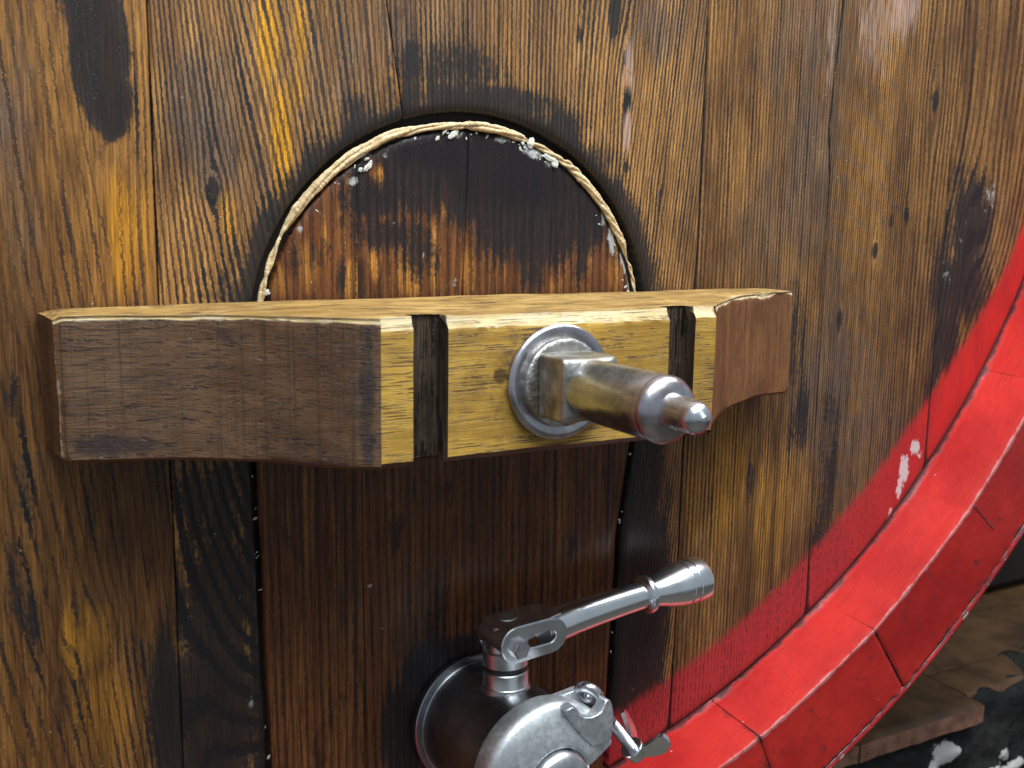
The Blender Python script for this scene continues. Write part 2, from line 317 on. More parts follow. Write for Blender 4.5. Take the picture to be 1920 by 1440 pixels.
    W = [(int(e_[1]), int(e_[0]), m2[int(e_[0])], m2[int(e_[1])]) for e_ in bd]
    V = np.concatenate([V, V2]); A = {k: np.concatenate([v, v[bv]]) for k, v in A.items()}
    F = [tuple(f) for f in F] + W
    return mesh(name, V, F, WOODS[matn], parent, attrs=A)

in_head = lambda X, Z: np.minimum(RCROZE-.0012-np.hypot(X-XC, Z-ZC), -hole_sd(X, Z))
g = lambda s, t, p, **k: dict(s=s, tilt=t, pitch=p, **k)
pk = lambda px, py, rx, ry, amp: blob(px, py, rx, ry)+(amp,)
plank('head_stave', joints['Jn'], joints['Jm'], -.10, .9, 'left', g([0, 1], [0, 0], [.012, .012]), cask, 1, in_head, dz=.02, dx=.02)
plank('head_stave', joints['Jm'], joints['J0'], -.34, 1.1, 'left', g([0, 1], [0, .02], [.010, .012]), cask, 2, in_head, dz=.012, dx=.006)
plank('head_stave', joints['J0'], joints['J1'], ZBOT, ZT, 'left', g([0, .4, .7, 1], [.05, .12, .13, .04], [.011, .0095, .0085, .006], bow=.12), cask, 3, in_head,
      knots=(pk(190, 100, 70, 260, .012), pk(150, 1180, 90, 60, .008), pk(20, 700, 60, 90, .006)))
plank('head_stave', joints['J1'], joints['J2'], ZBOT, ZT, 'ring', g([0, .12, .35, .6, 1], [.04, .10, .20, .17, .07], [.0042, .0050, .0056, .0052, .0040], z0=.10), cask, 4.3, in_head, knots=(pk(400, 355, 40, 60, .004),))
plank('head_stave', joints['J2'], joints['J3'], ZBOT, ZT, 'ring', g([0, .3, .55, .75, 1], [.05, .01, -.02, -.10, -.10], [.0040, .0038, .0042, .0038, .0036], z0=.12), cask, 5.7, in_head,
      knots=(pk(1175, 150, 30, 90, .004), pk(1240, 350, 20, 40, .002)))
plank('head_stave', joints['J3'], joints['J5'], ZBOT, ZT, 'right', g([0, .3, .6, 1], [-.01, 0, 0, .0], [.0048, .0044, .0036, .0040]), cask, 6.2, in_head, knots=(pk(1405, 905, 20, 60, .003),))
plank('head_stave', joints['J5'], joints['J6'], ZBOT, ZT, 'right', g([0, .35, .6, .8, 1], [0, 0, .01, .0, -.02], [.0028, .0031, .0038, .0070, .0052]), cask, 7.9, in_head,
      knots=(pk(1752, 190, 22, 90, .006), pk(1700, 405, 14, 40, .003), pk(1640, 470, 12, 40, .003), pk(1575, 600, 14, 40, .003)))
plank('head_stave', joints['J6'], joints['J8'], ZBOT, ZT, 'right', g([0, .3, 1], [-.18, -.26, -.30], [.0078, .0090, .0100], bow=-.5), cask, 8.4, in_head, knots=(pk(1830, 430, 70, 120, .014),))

# ------------------------------------------------------------------ red paint for the rim
def red_mat(name):
    t = NT(name); P = t.oc()
    n1 = t.noise(t.scl(P, (9, 9, 9)), 1, 4, .6); n2 = t.noise(t.scl(P, (60, 60, 60)), 1, 5, .65); n3 = t.noise(t.scl(P, (300, 300, 300)), 1, 3, .6)
    col = t.mix(t.ss(n1, .35, .68), (.35, .011, .011), (.54, .024, .018))
    col = t.mix(t.ma('MULTIPLY', t.ss(n2, .52, .75), .35), col, (.36, .018, .022))
    col = t.mix(t.ma('MULTIPLY', t.ss(t.ma('ADD', t.at('dull'), t.ma('MULTIPLY_ADD', n1, .8, -.4)), .3, .9), .55), col, (.38, .018, .026))
    w = t.ss(t.ma('ADD', t.at('wear'), t.ma('MULTIPLY_ADD', n2, 1.2, -.6)), .45, .8)
    col = t.mix(t.ma('MULTIPLY', w, .7), col, (.62, .30, .29))
    d = t.ss(t.ma('ADD', t.at('dirt'), t.ma('MULTIPLY_ADD', n2, 1.3, -.65)), .40, .75)
    col = t.mix(t.ma('MULTIPLY', d, .88), col, (.035, .016, .018))
    c = t.ss(t.ma('ADD', t.at('chip'), t.ma('MULTIPLY_ADD', n2, 1.0, -.5)), .48, .56)
    col = t.mix(c, col, t.mix(n3, (.50, .42, .30), (.75, .72, .66)))
    cr = t.ss(t.ma('ADD', t.at('crack'), t.ma('MULTIPLY_ADD', n2, .9, -.45)), .45, .62)
    col = t.mix(t.ma('MULTIPLY', cr, .8), col, (.12, .012, .014))
    sk = t.specks(60, .10, .05); col = t.mix(t.ma('MULTIPLY', sk, .8), col, (.72, .62, .55))
    nb = t.noise(t.scl(P, (60, 420, 60)), 1, 3, .6); gr2 = t.ss(n1, .45, .7); col = t.mix(t.ma('MULTIPLY', t.ma('MULTIPLY', t.ss(nb, .5, .72), gr2), .45), col, (.20, .012, .016))
    h = t.ma('ADD', t.ma('MULTIPLY', n2, .8), t.ma('ADD', t.ma('MULTIPLY', nb, .35), t.ma('ADD', t.ma('MULTIPLY', d, -.3), t.ma('MULTIPLY', cr, -.8))))
    return t.fin(col, t.ma('MULTIPLY_ADD', n2, .20, .24), t.bump(h, .6, .0012), spec=.5)
RED = red_mat('red_rim_paint')
def ang_of(px, py): q = pl(px, py, -HCH); return math.degrees(math.atan2(q[2]-ZC, q[0]-XC))
jA, jB = ang_of(1638, 1178), ang_of(1422, 1373); step = jA-jB
print('rim joints', jA, jB)
nst = int(round(360/step)); 
angs = [jB, jA]; cur = jA
rest = 360-(jA-jB); k = nst-1
for i in range(k-1): cur += rest/k; angs.append(cur)
angs.append(jB+360)
RP = [(RCROZE, .010, 0), (RCROZE, .000, 0)] + [(RCROZE+(RRIDGE-RCROZE)*u_, -(HCH-.0025)*u_, 1) for u_ in (.05, .12, .22, .36, .5, .64, .78, .9, 1.)] \
   + [(RRIDGE+.0008, -HCH-.0004, 2), (RRIDGE+.0026, -HCH-.0002, 2)] + [(RRIDGE+.0026+(ROUT-.004-RRIDGE-.0026)*u_, -HCH+.002*u_, 3) for u_ in (.06, .15, .28, .42, .56, .7, .82, .91, .97, 1.)] \
   + [(ROUT-.001, -HCH+.004, 4), (ROUT, -HCH+.008, 4), (ROUT+.004, .03, 5), (ROUT+.014, .18, 5), (ROUT+.022, .42, 5)]
CHIPS = [(1325, 1422, 10, 8), (1318, 1416, 5, 5), (1422, 1180, 3, 3), (1679, 1196, 4, 3), (1690, 1222, 8, 3), (1715, 1231, 6, 3), (1375, 1352, 9, 5), (1424, 1312, 4, 3), (1674, 1213, 2, 2), (1878, 1027, 2, 3)]
CH = []
for cx_, cy_, rx_, ry_ in CHIPS:
    q0 = pl(cx_, cy_, -HCH*.9); CH.append((q0, .0006*max(rx_, ry_)))
CRK = [((1775, 930), (1826, 938)), ((1630, 1080), (1665, 1086)), ((1590, 1165), (1628, 1174)), ((1822, 768), (1880, 800)), ((1830, 755), (1870, 762)), ((1785, 825), (1830, 840)), ((1710, 1000), (1735, 1010)), ((1826, 948), (1872, 1000))]
CR3 = []
CRK += [((1850, 690), (1905, 712)), ((1800, 860), (1822, 900)), ((1700, 960), (1760, 968)), ((1560, 1120), (1600, 1150)), ((1500, 1190), (1545, 1230)), ((1445, 1250), (1490, 1290))]
for A_, B_ in CRK:
    def onrim(px, py):   # meet of the sight line with the inner face or the end of the rim
        d = _ray(px, py); best = None
        for yv in np.linspace(0, -HCH, 27):
            q = CAM+d*((yv-CAM[1])/d[1])
            if abs(math.hypot(q[0]-XC, q[2]-ZC)-(RCROZE+(RRIDGE-RCROZE)*(-yv/HCH))) < .004: best = q
        return best if best is not None else pl(px, py, -HCH)
    CR3.append((onrim(*A_), onrim(*B_)))
for i in range(len(angs)-1):
    a0, a1 = math.radians(angs[i]), math.radians(angs[i+1]); vis = (-75 < angs[i] < 20) or (285 < angs[i] < 380)
    seam = (i in (0, 1) or i == len(angs)-2)
    na = 64 if vis else 14; aa = np.linspace(a0, a1, na); mid, half = (a0+a1)/2, (a1-a0)/2
    V = []; F = []; at = {k_: [] for k_ in ('wear', 'dirt', 'chip', 'crack', 'dull')}
    for j, (r, y, zone) in enumerate(RP):
        for a in aa:
            ed = min(a-a0, a1-a)*r
            gl = (.00045 if i in (0, 1) and (i == 0 or zone >= 3) else .00005); gr_ = (.00045 if (i == 0 and zone >= 3) or i == len(angs)-2 else .00005)
            aj = a + (gl/r if a == aa[0] else (-gr_/r if a == aa[-1] else 0)); near = a-a0 < a1-a; opn = (gl if near else gr_) > .0003
            rr = r*((math.cos(half)/math.cos(a-mid)-1)*.42+1+.0028) if zone in (1, 2, 3) else r*((math.cos(half)/math.cos(a-mid)-1)*.3+1) if zone > 3 else r
            nz = mn.noise(Vector((a*14, y*20, i))); n2 = mn.noise(Vector((a*60, r*40, i*3.)))
            rr += .0009*nz + (.0007*n2 if zone in (2, 4) else 0); yy = y + .0008*nz + (.0012*math.exp(-ed/.0012) if opn else 0)*(1 if y < 0 else 0)
            if zone == 4 or (zone == 3 and r > ROUT-.006): rr += .0016*mn.noise(Vector((a*110, 3, i))); yy += .0012*mn.noise(Vector((a*95, 9, i)))
            P3 = np.array([XC+rr*math.cos(aj), yy, ZC+rr*math.sin(aj)]); V.append(P3)
            dg = math.degrees(mid)
            at['wear'].append((.75 if zone == 2 else .34 if (zone == 3 and abs(r-RRIDGE) < .006) or (zone == 1 and y < -HCH+.006) else 0))
            low = min(max((-(math.degrees(a) if a < math.pi else math.degrees(a)-360)-25)/25, 0), 1)
            dr = .75*math.exp(-(-y)/.006) if zone <= 1 else 0
            if zone >= 3: dr = max(dr, (.35+.45*low)*math.exp(-(ROUT-r)/.010) if zone == 3 else .6)
            dr = max(dr, (.62 if opn else .26)*math.exp(-ed/.0016)); at['dirt'].append(dr)
            at['dull'].append(.18 if zone == 3 else .1); dr = max(dr, .24+.10*low if zone == 3 else .17); at['dirt'][-1] = dr
            c = 0.
            for q0, rad in CH: c = max(c, .9*math.exp(-float(((P3-q0)**2).sum())/(rad*rad)))
            if zone == 4: c = max(c, .38*low)
            at['chip'].append(c)
            k_ = 0.
            for A_, B_ in CR3:
                ab = B_-A_; tt = min(max(float((P3-A_)@ab)/float(ab@ab), 0), 1); dd2 = float(np.linalg.norm(P3-(A_+ab*tt))); k_ = max(k_, .85*math.exp(-(dd2/.0022)**2))
            at['crack'].append(k_)
    nr = len(RP)
    for j in range(nr-1):
        for k_ in range(na-1): F.append((j*na+k_, j*na+k_+1, (j+1)*na+k_+1, (j+1)*na+k_))
    F.append(tuple(j*na for j in range(nr))); F.append(tuple(j*na+na-1 for j in range(nr))[::-1])
    mesh('rim_stave', V, F, RED, cask, attrs=at, sharp=50)
# iron hoop whose edge shows along the outside of the rim
V = []; F = []; NA = 720; at = {k_: [] for k_ in ('wear', 'dirt', 'chip', 'crack', 'dull')}
prof = [(ROUT+.0010, .09), (ROUT+.0006, -HCH+.020), (ROUT+.0012, -HCH+.0040), (ROUT+.0030, -HCH+.0016), (ROUT+.0072, -HCH+.0020), (ROUT+.0086, -HCH+.0050), (ROUT+.0090, .05), (ROUT+.0110, .09)]
for j, (r, y) in enumerate(prof):
    for k_ in range(NA):
        a = 2*math.pi*k_/NA; n_ = mn.noise(Vector((a*30, j*.3, 0))); rr = r+.0013*n_+.0008*mn.noise(Vector((a*140, j, 2))); rr *= 1-.0009
        V.append((XC+rr*math.cos(a), y+.0014*n_, ZC+rr*math.sin(a))); at['wear'].append(.45 if j in (3, 4) else .1); at['chip'].append((.40+.25*mn.noise(Vector((a*17, 0, 8)))) if j in (3, 4) else .12)
        at['dirt'].append(.42+.3*mn.noise(Vector((a*23, 4, 8))) if j in (3, 4, 5) else .85); at['crack'].append(0); at['dull'].append(.7)
for j in range(len(prof)-1):
    for k_ in range(NA): F.append((j*NA+k_, j*NA+(k_+1) % NA, (j+1)*NA+(k_+1) % NA, (j+1)*NA+k_))
mesh('hoop', V, F, RED, cask, attrs=at)

# ------------------------------------------------------------------ hatch door
DGAP = .0125
door = thing('hatch_door', (AX, .012, -.46), 'dark stained arched wooden hatch behind the crossbar', 'hatch')
DT = []
def D_(attr, *rows): DT.extend([(attr,)+blob(*r[:4])+(r[4]+(.14 if attr == 'gold' and r[1] > 860 else 0),) for r in rows])
D_('stain', (880, 270, 170, 70, 1.25), (960, 330, 170, 90, 1.1), (1000, 420, 110, 90, .8), (800, 330, 70, 60, .8), (700, 370, 60, 50, .75), (1080, 400, 70, 80, .85), (920, 390, 60, 40, .7), (720, 440, 60, 34, .62), (690, 420, 40, 50, .6), (1000, 450, 70, 60, .7), (600, 475, 22, 40, .62), (640, 525, 18, 40, .62), (560, 500, 18, 40, .5), (790, 480, 40, 60, .65), (1150, 450, 30, 60, .5), (1000, 520, 26, 40, .7), (1090, 500, 20, 40, .55), (660, 300, 30, 60, .6), (760, 300, 40, 40, .8), (1130, 360, 30, 40, .7),
   (800, 900, 40, 60, .5), (640, 1300, 60, 100, .35), (850, 1150, 60, 120, .4), (780, 1300, 50, 140, .6), (900, 1180, 90, 50, .4), (480, 1000, 14, 400, .4), (1140, 1000, 12, 300, .4), (700, 980, 14, 120, .4), (960, 1000, 12, 140, .35), (1060, 930, 40, 80, .3), (800, 1260, 60, 60, .9), (760, 1380, 40, 120, .95), (880, 1215, 70, 30, .8))  # last three rows: dark halo on the wood around the valve flange
D_('gold', (580, 500, 20, 60, .55), (712, 330, 10, 26, .9), (705, 480, 12, 50, .85), (660, 525, 14, 40, .75), (770, 500, 26, 60, .8), (815, 480, 12, 80, .7), (835, 370, 14, 40, .6), (880, 510, 14, 60, .6), (1110, 470, 16, 60, .5), (1155, 500, 14, 60, .6), (950, 490, 12, 60, .5), (530, 530, 30, 40, .5), (640, 420, 14, 60, .5), (610, 450, 12, 40, .5), (1040, 540, 12, 30, .5),
   (580, 960, 20, 120, .35), (540, 1010, 16, 120, .3), (630, 1020, 14, 140, .3), (700, 1060, 12, 120, .3), (1040, 1000, 30, 120, .3), (1000, 1290, 30, 80, .3), (560, 1200, 12, 120, .28), (660, 1200, 10, 120, .28), (1110, 1030, 20, 100, .25), (880, 930, 20, 60, .2), (980, 1100, 20, 120, .3), (1080, 1140, 16, 100, .3), (500, 1150, 14, 160, .25), (760, 1000, 12, 100, .2), (600, 1330, 16, 90, .25), (1060, 1250, 20, 80, .25))
D_('wax', (960, 262, 40, 12, .45), (1010, 285, 36, 14, .5), (860, 250, 30, 10, .4), (1040, 300, 20, 16, .55), (1135, 400, 6, 40, .5), (1150, 440, 8, 40, .55), (1175, 480, 9, 40, .6), (1190, 525, 10, 30, .7), (742, 418, 6, 6, .5), (795, 480, 5, 12, .55), (840, 525, 30, 8, .32), (850, 535, 26, 4, .32), (700, 290, 40, 10, .4), (660, 340, 26, 10, .4), (600, 400, 20, 10, .4), (500, 545, 10, 14, .6), (560, 430, 10, 10, .5), (942, 345, 3, 50, .3), (1052, 360, 8, 14, .3), (480, 520, 8, 20, .5), (760, 880, 18, 5, .4), (693, 1101, 6, 6, .6), (614, 1050, 6, 4, .5), (1060, 385, 4, 20, .25), (840, 420, 8, 4, .3))
in_door = lambda X, Z: hole_sd(X, Z, DGAP)
dj = [lambda z: -.20+0*z, lambda z: np.interp(z, [-.4, .2], [-.088, -.092]), lambda z: np.interp(z, [-.4, -.05, .1, .2], [-.0195, -.0125, -.0035, -.0005]), lambda z: np.interp(z, [-.4, .2], [.070, .073]), lambda z: .20+0*z]
for k in range(4):
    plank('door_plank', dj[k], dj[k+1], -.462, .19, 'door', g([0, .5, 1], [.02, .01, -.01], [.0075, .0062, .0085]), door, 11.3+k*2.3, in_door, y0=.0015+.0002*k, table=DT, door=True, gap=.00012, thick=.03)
# black strip closing the slit, its colour gives the open gap its darkness
def plain(name, col, rough, bsc=60., bst=.3, metal=0., var=.25):
    t = NT(name); n = t.noise(t.oc(), bsc, 5, .65); c2 = tuple(min(1, c*(1+var*2)) for c in col); c1 = tuple(c*(1-var) for c in col)
    return t.fin(t.mix(t.ss(n, .3, .7), c1, c2), t.ma('MULTIPLY_ADD', n, .2, rough-.1), t.bump(n, bst, .001), metal)
INK = plain('slit_black', (.008, .007, .007), .6)
bm = bmesh.new(); zs_ = np.linspace(-.46, AZ, 40)
pts = [(float(hole_l(z)), z) for z in zs_] + [(AX+AR*math.cos(a), AZ+AR*math.sin(a)) for a in np.linspace(math.pi, 0, 90)] + [(float(hole_r(z)), z) for z in zs_[::-1]]
i0, i1, o0 = [], [], []
for j, (x, z) in enumerate(pts):
    c = Vector((AX, 0, max(min(z, AZ), -.45)));  d = (Vector((x, 0, z))-c).normalized()
    i0.append(bm.verts.new((x-d.x*.0145, .0125, z-d.z*.014))); o0.append(bm.verts.new((x+d.x*.004, .0125, z+d.z*.004)))
for j in range(len(pts)-1): bm.faces.new((i0[j], o0[j], o0[j+1], i0[j+1]))
from_bm('slit_dark_strip', bm, INK, door)

# ------------------------------------------------------------------ raffia rope and wax in the slit
def rope_mat():
    t = NT('raffia'); P = t.oc(); n = t.noise(P, 160, 5, .7); n2 = t.noise(P, 520, 4, .7)
    col = t.mix(t.ss(n, .35, .7), (.52, .38, .19), (.78, .64, .40)); col = t.mix(t.ma('MULTIPLY', t.ss(n2, .52, .68), .7), col, (.26, .17, .08)); col = t.mix(t.ma('MULTIPLY', t.ss(t.noise(P, 45, 3, .6), .52, .7), .5), col, (.30, .22, .12))
    return t.fin(col, .65, t.bump(t.ma('ADD', n, n2), .7, .0012))
RAF = rope_mat()
rope = thing('rope_seal', (AX, 0, AZ), 'pale twisted raffia cord packed around the arched top of the hatch', 'rope')
def ropath(a): return AX+(AR-.0070)*math.cos(a), AZ+(AR-.0070)*math.sin(a)
def strand(a0, a1, rmid, nstr, twist, pr=-.001, rin=0., flat=1.):
    for s in range(nstr):
        bm = bmesh.new(); n = 220; P_ = []; R_ = []
        for k in range(n):
            u = k/(n-1); a = math.radians(a0+(a1-a0)*u); env = min(1, u*5+.12, (1-u)*5+.12)
            lum = 1+.42*mn.noise(Vector((a*7+s, s*3., a0)))+.30*mn.noise(Vector((a*30, s, 5)))+.16*mn.noise(Vector((a*110, s, 9)))
            ph = twist*u*2*math.pi+s*2*math.pi/nstr+1.2*mn.noise(Vector((a*5, a0, 0))); ro = rmid*.62*env
            base = AR-float(np.interp(math.degrees(a), [0, 40, 75, 100, 150, 180], [.0078, .0098, .0098, .0085, .0058, .0058]))-rin+.0009*mn.noise(Vector((a*8, 2, a0)))
            rd = base+ro*math.cos(ph)*flat
            P_.append((AX+rd*math.cos(a), pr+.0030*(1-env)+ro*.6*math.sin(ph)+.0008*mn.noise(Vector((a*12, 1, s))), AZ+rd*math.sin(a))); R_.append(max(.0003, rmid*.62*env*lum))
        tube(bm, P_, R_, 12); from_bm('strand', bm, RAF, rope)
strand(154, 101, .0031, 3, .5, .0006); strand(150, 112, .0018, 2, .8, .0010, .0020); strand(176, 150, .0020, 2, 1.5, .0012, .0004); strand(186, 172, .0016, 2, 2, .0020)
strand(112, 88, .0024, 3, .6, .0012, .0012); strand(93, 70, .0030, 3, .6, .0004, .0002); strand(72, 52, .0020, 2, 1.5, .0016, .0000)
strand(58, 20, .0027, 4, 1.4, .0010, .0002); strand(60, 44, .0020, 2, 2, .0010, -.0016); strand(22, 4, .0014, 2, 2, .0022)
t_ = NT('old_wax'); nn = t_.noise(t_.oc(), 220, 4, .7); WAX = t_.fin(t_.mix(t_.ss(nn, .35, .7), (.46, .48, .44), (.76, .75, .66)), .42, t_.bump(nn, .6, .001))
t_.b.inputs['Subsurface Weight'].default_value = .0
bm = bmesh.new(); rr_ = random.Random(3)
def waxblob(x, y, z, r, fl=.5):
    res = bmesh.ops.create_icosphere(bm, subdivisions=2 if r < .0018 else 3, radius=1); an = rr_.uniform(0, 3.14); ca, sa = math.cos(an), math.sin(an)
    sx, sz = r*rr_.uniform(.6, 1.9), r*rr_.uniform(.4, 1.0); s0 = rr_.random()*50
    for v in res['verts']:
        d = 1+.55*mn.noise(v.co*1.3+Vector((s0, 0, 0)))+.22*mn.noise(v.co*3.5+Vector((s0, 5, 0))); a_, c_ = v.co.x*sx*d, v.co.z*sz*d
        v.co = Vector((x+a_*ca-c_*sa, y+v.co.y*r*fl*.55*d, z+a_*sa+c_*ca))
for k in range(46):
    a = math.radians(rr_.choice([rr_.uniform(8, 40), rr_.uniform(48, 110), rr_.uniform(60, 100), rr_.uniform(115, 178)])); ra = AR-.0145-abs(rr_.gauss(0, .0026))
    waxblob(AX+ra*math.cos(a), .0012, AZ+ra*math.sin(a), rr_.uniform(.0004, .0014), .45)
for px, py, r in ((850, 252, .0032), (835, 246, .002), (1030, 296, .0036), (1040, 305, .0026), (690, 312, .0026), (676, 318, .002), (980, 262, .0026), (500, 548, .003), (995, 268, .003)):
    q = pl(px, py, .001); waxblob(q[0], .0008, q[2], r, .5)
tag(from_bm('wax_crumbs', bm, WAX, rope), kind='stuff')
bm = bmesh.new()
for k in range(26):   # crumbs in the side slits
    s = rr_.random() < .5; z = rr_.uniform(-.40, -.07); x = (float(hole_l(z))+.0022 if s else float(hole_r(z))-.0022)+rr_.gauss(0, .0009); waxblob(x, .003, z, rr_.uniform(.0004, .0014)*(1.5 if z < -.2 else 1), .5)
tag(from_bm('slit_crumbs', bm, WAX, rope), kind='stuff')

# ------------------------------------------------------------------ crossbar
HB_, LB, WC, TC = .0468, .300, .127, .1430
def bar_mat(name, c1, c2, dk, saw=0., rough=.45, grainx=True, lines=.5, bst=.6):
    t = NT(name); P = t.oc()
    sc1 = (9, 60, 150) if grainx else (160, 60, 6); sc2 = (26, 160, 1000) if grainx else (1000, 160, 30)
    n1 = t.noise(t.scl(P, sc1), 1, 4, .6); n2 = t.noise(t.scl(P, sc2), 1, 3, .65); n3 = t.noise(P, 22, 4, .62); n4 = t.noise(P, 75, 5, .68)
    col = t.mix(t.ss(t.ma('ADD', t.ma('MULTIPLY', n1, .6), t.ma('MULTIPLY', n3, .5)), .40, .72), c1, c2)
    cracks = t.ma('MULTIPLY', t.ss(n2, .50, .60), t.ss(t.ma('ADD', n4, n1), .86, 1.06)); col = t.mix(t.ma('MULTIPLY', cracks, lines), col, dk)
    dm = t.ss(t.ma('ADD', t.at('dirt'), t.ma('MULTIPLY_ADD', n4, 1.2, -.6)), .35, .8); col = t.mix(t.ma('MULTIPLY', dm, .85), col, dk)
    if saw: 
        n5 = t.noise(t.scl(P, (330, 1, 3)), 1, 3, .6); col = t.mix(t.ma('MULTIPLY', t.ss(n5, .5, .68), saw), col, tuple(c*.45 for c in c1))
    wr = t.ss(t.ma('ADD', t.at('wear'), t.ma('MULTIPLY_ADD', n4, 1.3, -.65)), .42, .72); col = t.mix(t.ma('MULTIPLY', wr, .75), col, (.62, .52, .34))
    sk = t.specks(120, .10, .06); col = t.mix(t.ma('MULTIPLY', sk, .85), col, (.6, .57, .48))
    h = t.ma('ADD', t.ma('MULTIPLY', n2, .7), t.ma('ADD', t.ma('MULTIPLY', n4, .4), t.ma('MULTIPLY', cracks, -.8)))
    return t.fin(col, t.ma('MULTIPLY_ADD', n4, .3, rough-.15), t.bump(h, bst, .0012), spec=.4)
BM = [bar_mat('bar_face_gold', (.31, .170, .030), (.60, .360, .064), (.055, .030, .014), lines=.85),
      bar_mat('bar_bevel_dark', (.085, .043, .020), (.185, .100, .046), (.024, .015, .016), saw=.7, lines=.7, bst=1.),
      bar_mat('bar_bevel_red', (.125, .052, .018), (.235, .108, .038), (.045, .02, .018), grainx=False, lines=.6, saw=.5),
      bar_mat('bar_top', (.24, .140, .040), (.50, .325, .110), (.06, .035, .02), lines=.8),
      bar_mat('bar_chamfer', (.50, .36, .15), (.76, .64, .38), (.18, .11, .045), lines=.9),
      bar_mat('bar_groove', (.032, .023, .017), (.125, .090, .060), (.010, .008, .008), grainx=False, rough=.32, lines=.9, bst=1., saw=.8),
      bar_mat('bar_under', (.10, .045, .020), (.16, .075, .030), (.02, .012, .01))]
GR = [(-.1060, -.0825), (.0862, .1088)]; GD = .016
def depth(x):
    ax = abs(x); 
    if ax <= WC: return TC
    L_ = [WC, .140, .155, .17, .19, .205, .22, .24, .27, .30]
    return float(np.interp(ax, L_, [TC, .128, .1135, .1005, .084, .0735, .065, .056, .0450, .0365] if x > 0 else [TC, .1345, .1225, .110, .0945, .084, .075, .0660, .0560, .0490]))
xs = []
for a, b in zip([-LB, -WC, GR[0][0], GR[0][1], GR[1][0], GR[1][1], WC], [-WC, GR[0][0], GR[0][1], GR[1][0], GR[1][1], WC, LB]):
    n = max(3, int((b-a)/.003)); xs += [(x, (a, b)) for x in np.linspace(a, b, n)]
V = []; F = []; MI = []; wear = []; dirt = []; rings = []
for x, (a, b) in xs:
    ingr = (a, b) in [tuple(q) for q in GR]; inc = abs((a+b)/2) < WC
    t = depth(x) - (GD if ingr else 0)
    ct = .0078+.0008*mn.noise(Vector((x*40, 1, 1))) if (inc and not ingr) else (max(.0010, .0028+.0030*mn.noise(Vector((x*34, 5, 2)))) if not ingr else .0008); cb = .0040 if (inc and not ingr) else .0022
    tz = HB_-.0012*(x/LB)**2; bz = -HB_+.0012*mn.noise(Vector((x*22, 0, 1)))*1.4
    if x > .12: bz += .002*math.sin((x-.12)*14)
    e1 = .0009*mn.noise(Vector((x*60, 3, 0))); e2 = .0008*mn.noise(Vector((x*90, 7, 0))); rb = .002
    sec = []
    for u in np.linspace(0, 1, 14): sec.append((-.002-rb-(t-ct*.75-rb)*u*1.0, tz, 'top' ))
    for u in (.5,): sec.append((-(t-ct*.75*.5)+e1*.3, tz-ct*.5+e2*.5, 'cham'))
    fz0, fz1 = tz-ct+e2, bz+cb
    for u in np.linspace(0, 1, 26): sec.append((-t, fz0+(fz1-fz0)*u, 'face'))
    for u in np.linspace(0, 1, 8): sec.append((-(t-cb)+(t-cb-.002)*u, bz, 'bot'))
    for u in np.linspace(0, 1, 5)[1:-1]: sec.append((-.002, bz+(tz-rb-bz)*u, 'back'))
    sec.append((-.002, tz-rb, 'back'))
    ring = []
    endd = min(LB-abs(x), .05)
    for (y, z, kx) in sec:
        n_ = mn.noise(Vector((x*30, y*30, z*30)))*.0006 + mn.noise(Vector((x*9, y*9, z*9)))*.0008
        er = max(0, .004-endd); xx = x - (.0075*(1-min(1, -y/t)) if x < -LB+.0005 else 0)
        if abs(x) > LB-.0045:   # soften the end arris
            s_ = 1-.05*((abs(x)-(LB-.0045))/.0045)**2; z = z*s_; y = y*(1-.06*((abs(x)-(LB-.0045))/.0045)**2)
        ring.append(len(V)); V.append((xx+(n_*2 if abs(x) > LB-.001 else 0), y-n_ if kx != 'back' else y, z+n_))
        gdist = min([abs(x-v) for q in GR for v in q])
        w = 0.
        if kx == 'cham': w = .55 if inc else .45
        if kx == 'top' and (-y) > t-ct-.004: w = .5
        if kx == 'face' and not inc and z > fz0-.002: w = .55
        if kx == 'face' and abs(x) > LB-.003 : w = .6
        if kx == 'face' and z < fz1+.0015: w = .34
        d_ = 0.
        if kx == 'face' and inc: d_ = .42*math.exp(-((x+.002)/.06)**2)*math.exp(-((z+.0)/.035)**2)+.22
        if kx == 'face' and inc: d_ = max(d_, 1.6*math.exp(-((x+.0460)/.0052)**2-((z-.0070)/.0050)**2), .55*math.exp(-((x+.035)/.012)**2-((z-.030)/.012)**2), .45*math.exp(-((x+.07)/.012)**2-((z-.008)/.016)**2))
        if kx == 'face' and x < -WC: d_ = max(.9*math.exp(-((x+.272)/.03)**2-((z+.036)/.010)**2), .7*math.exp(-((x+.205)/.03)**2-((z-.033)/.008)**2), .75*math.exp(-((x+.134)/.006)**2), .45*math.exp(-((x+.22)/.04)**2-((z+.018)/.008)**2))
        if kx == 'face' and x > WC: d_ = .5*math.exp(-((x-.135)/.004)**2)+.5*math.exp(-((x-.285)/.008)**2-((z-.035)/.01)**2)+.35*math.exp(-((x-.262)/.006)**2)
        if kx == 'top': d_ = .35*math.exp(-((x-.0)/.06)**2-((y+.08)/.03)**2)+.5*math.exp(-((x-.26)/.03)**2)*(1 if y > -.02 else .4)+.5*math.exp(-((x+.24)/.05)**2)*(1 if y > -.015 else 0)
        wear.append(w); dirt.append(d_)
    rings.append((ring, x, [k for *_, k in sec], ingr, inc))
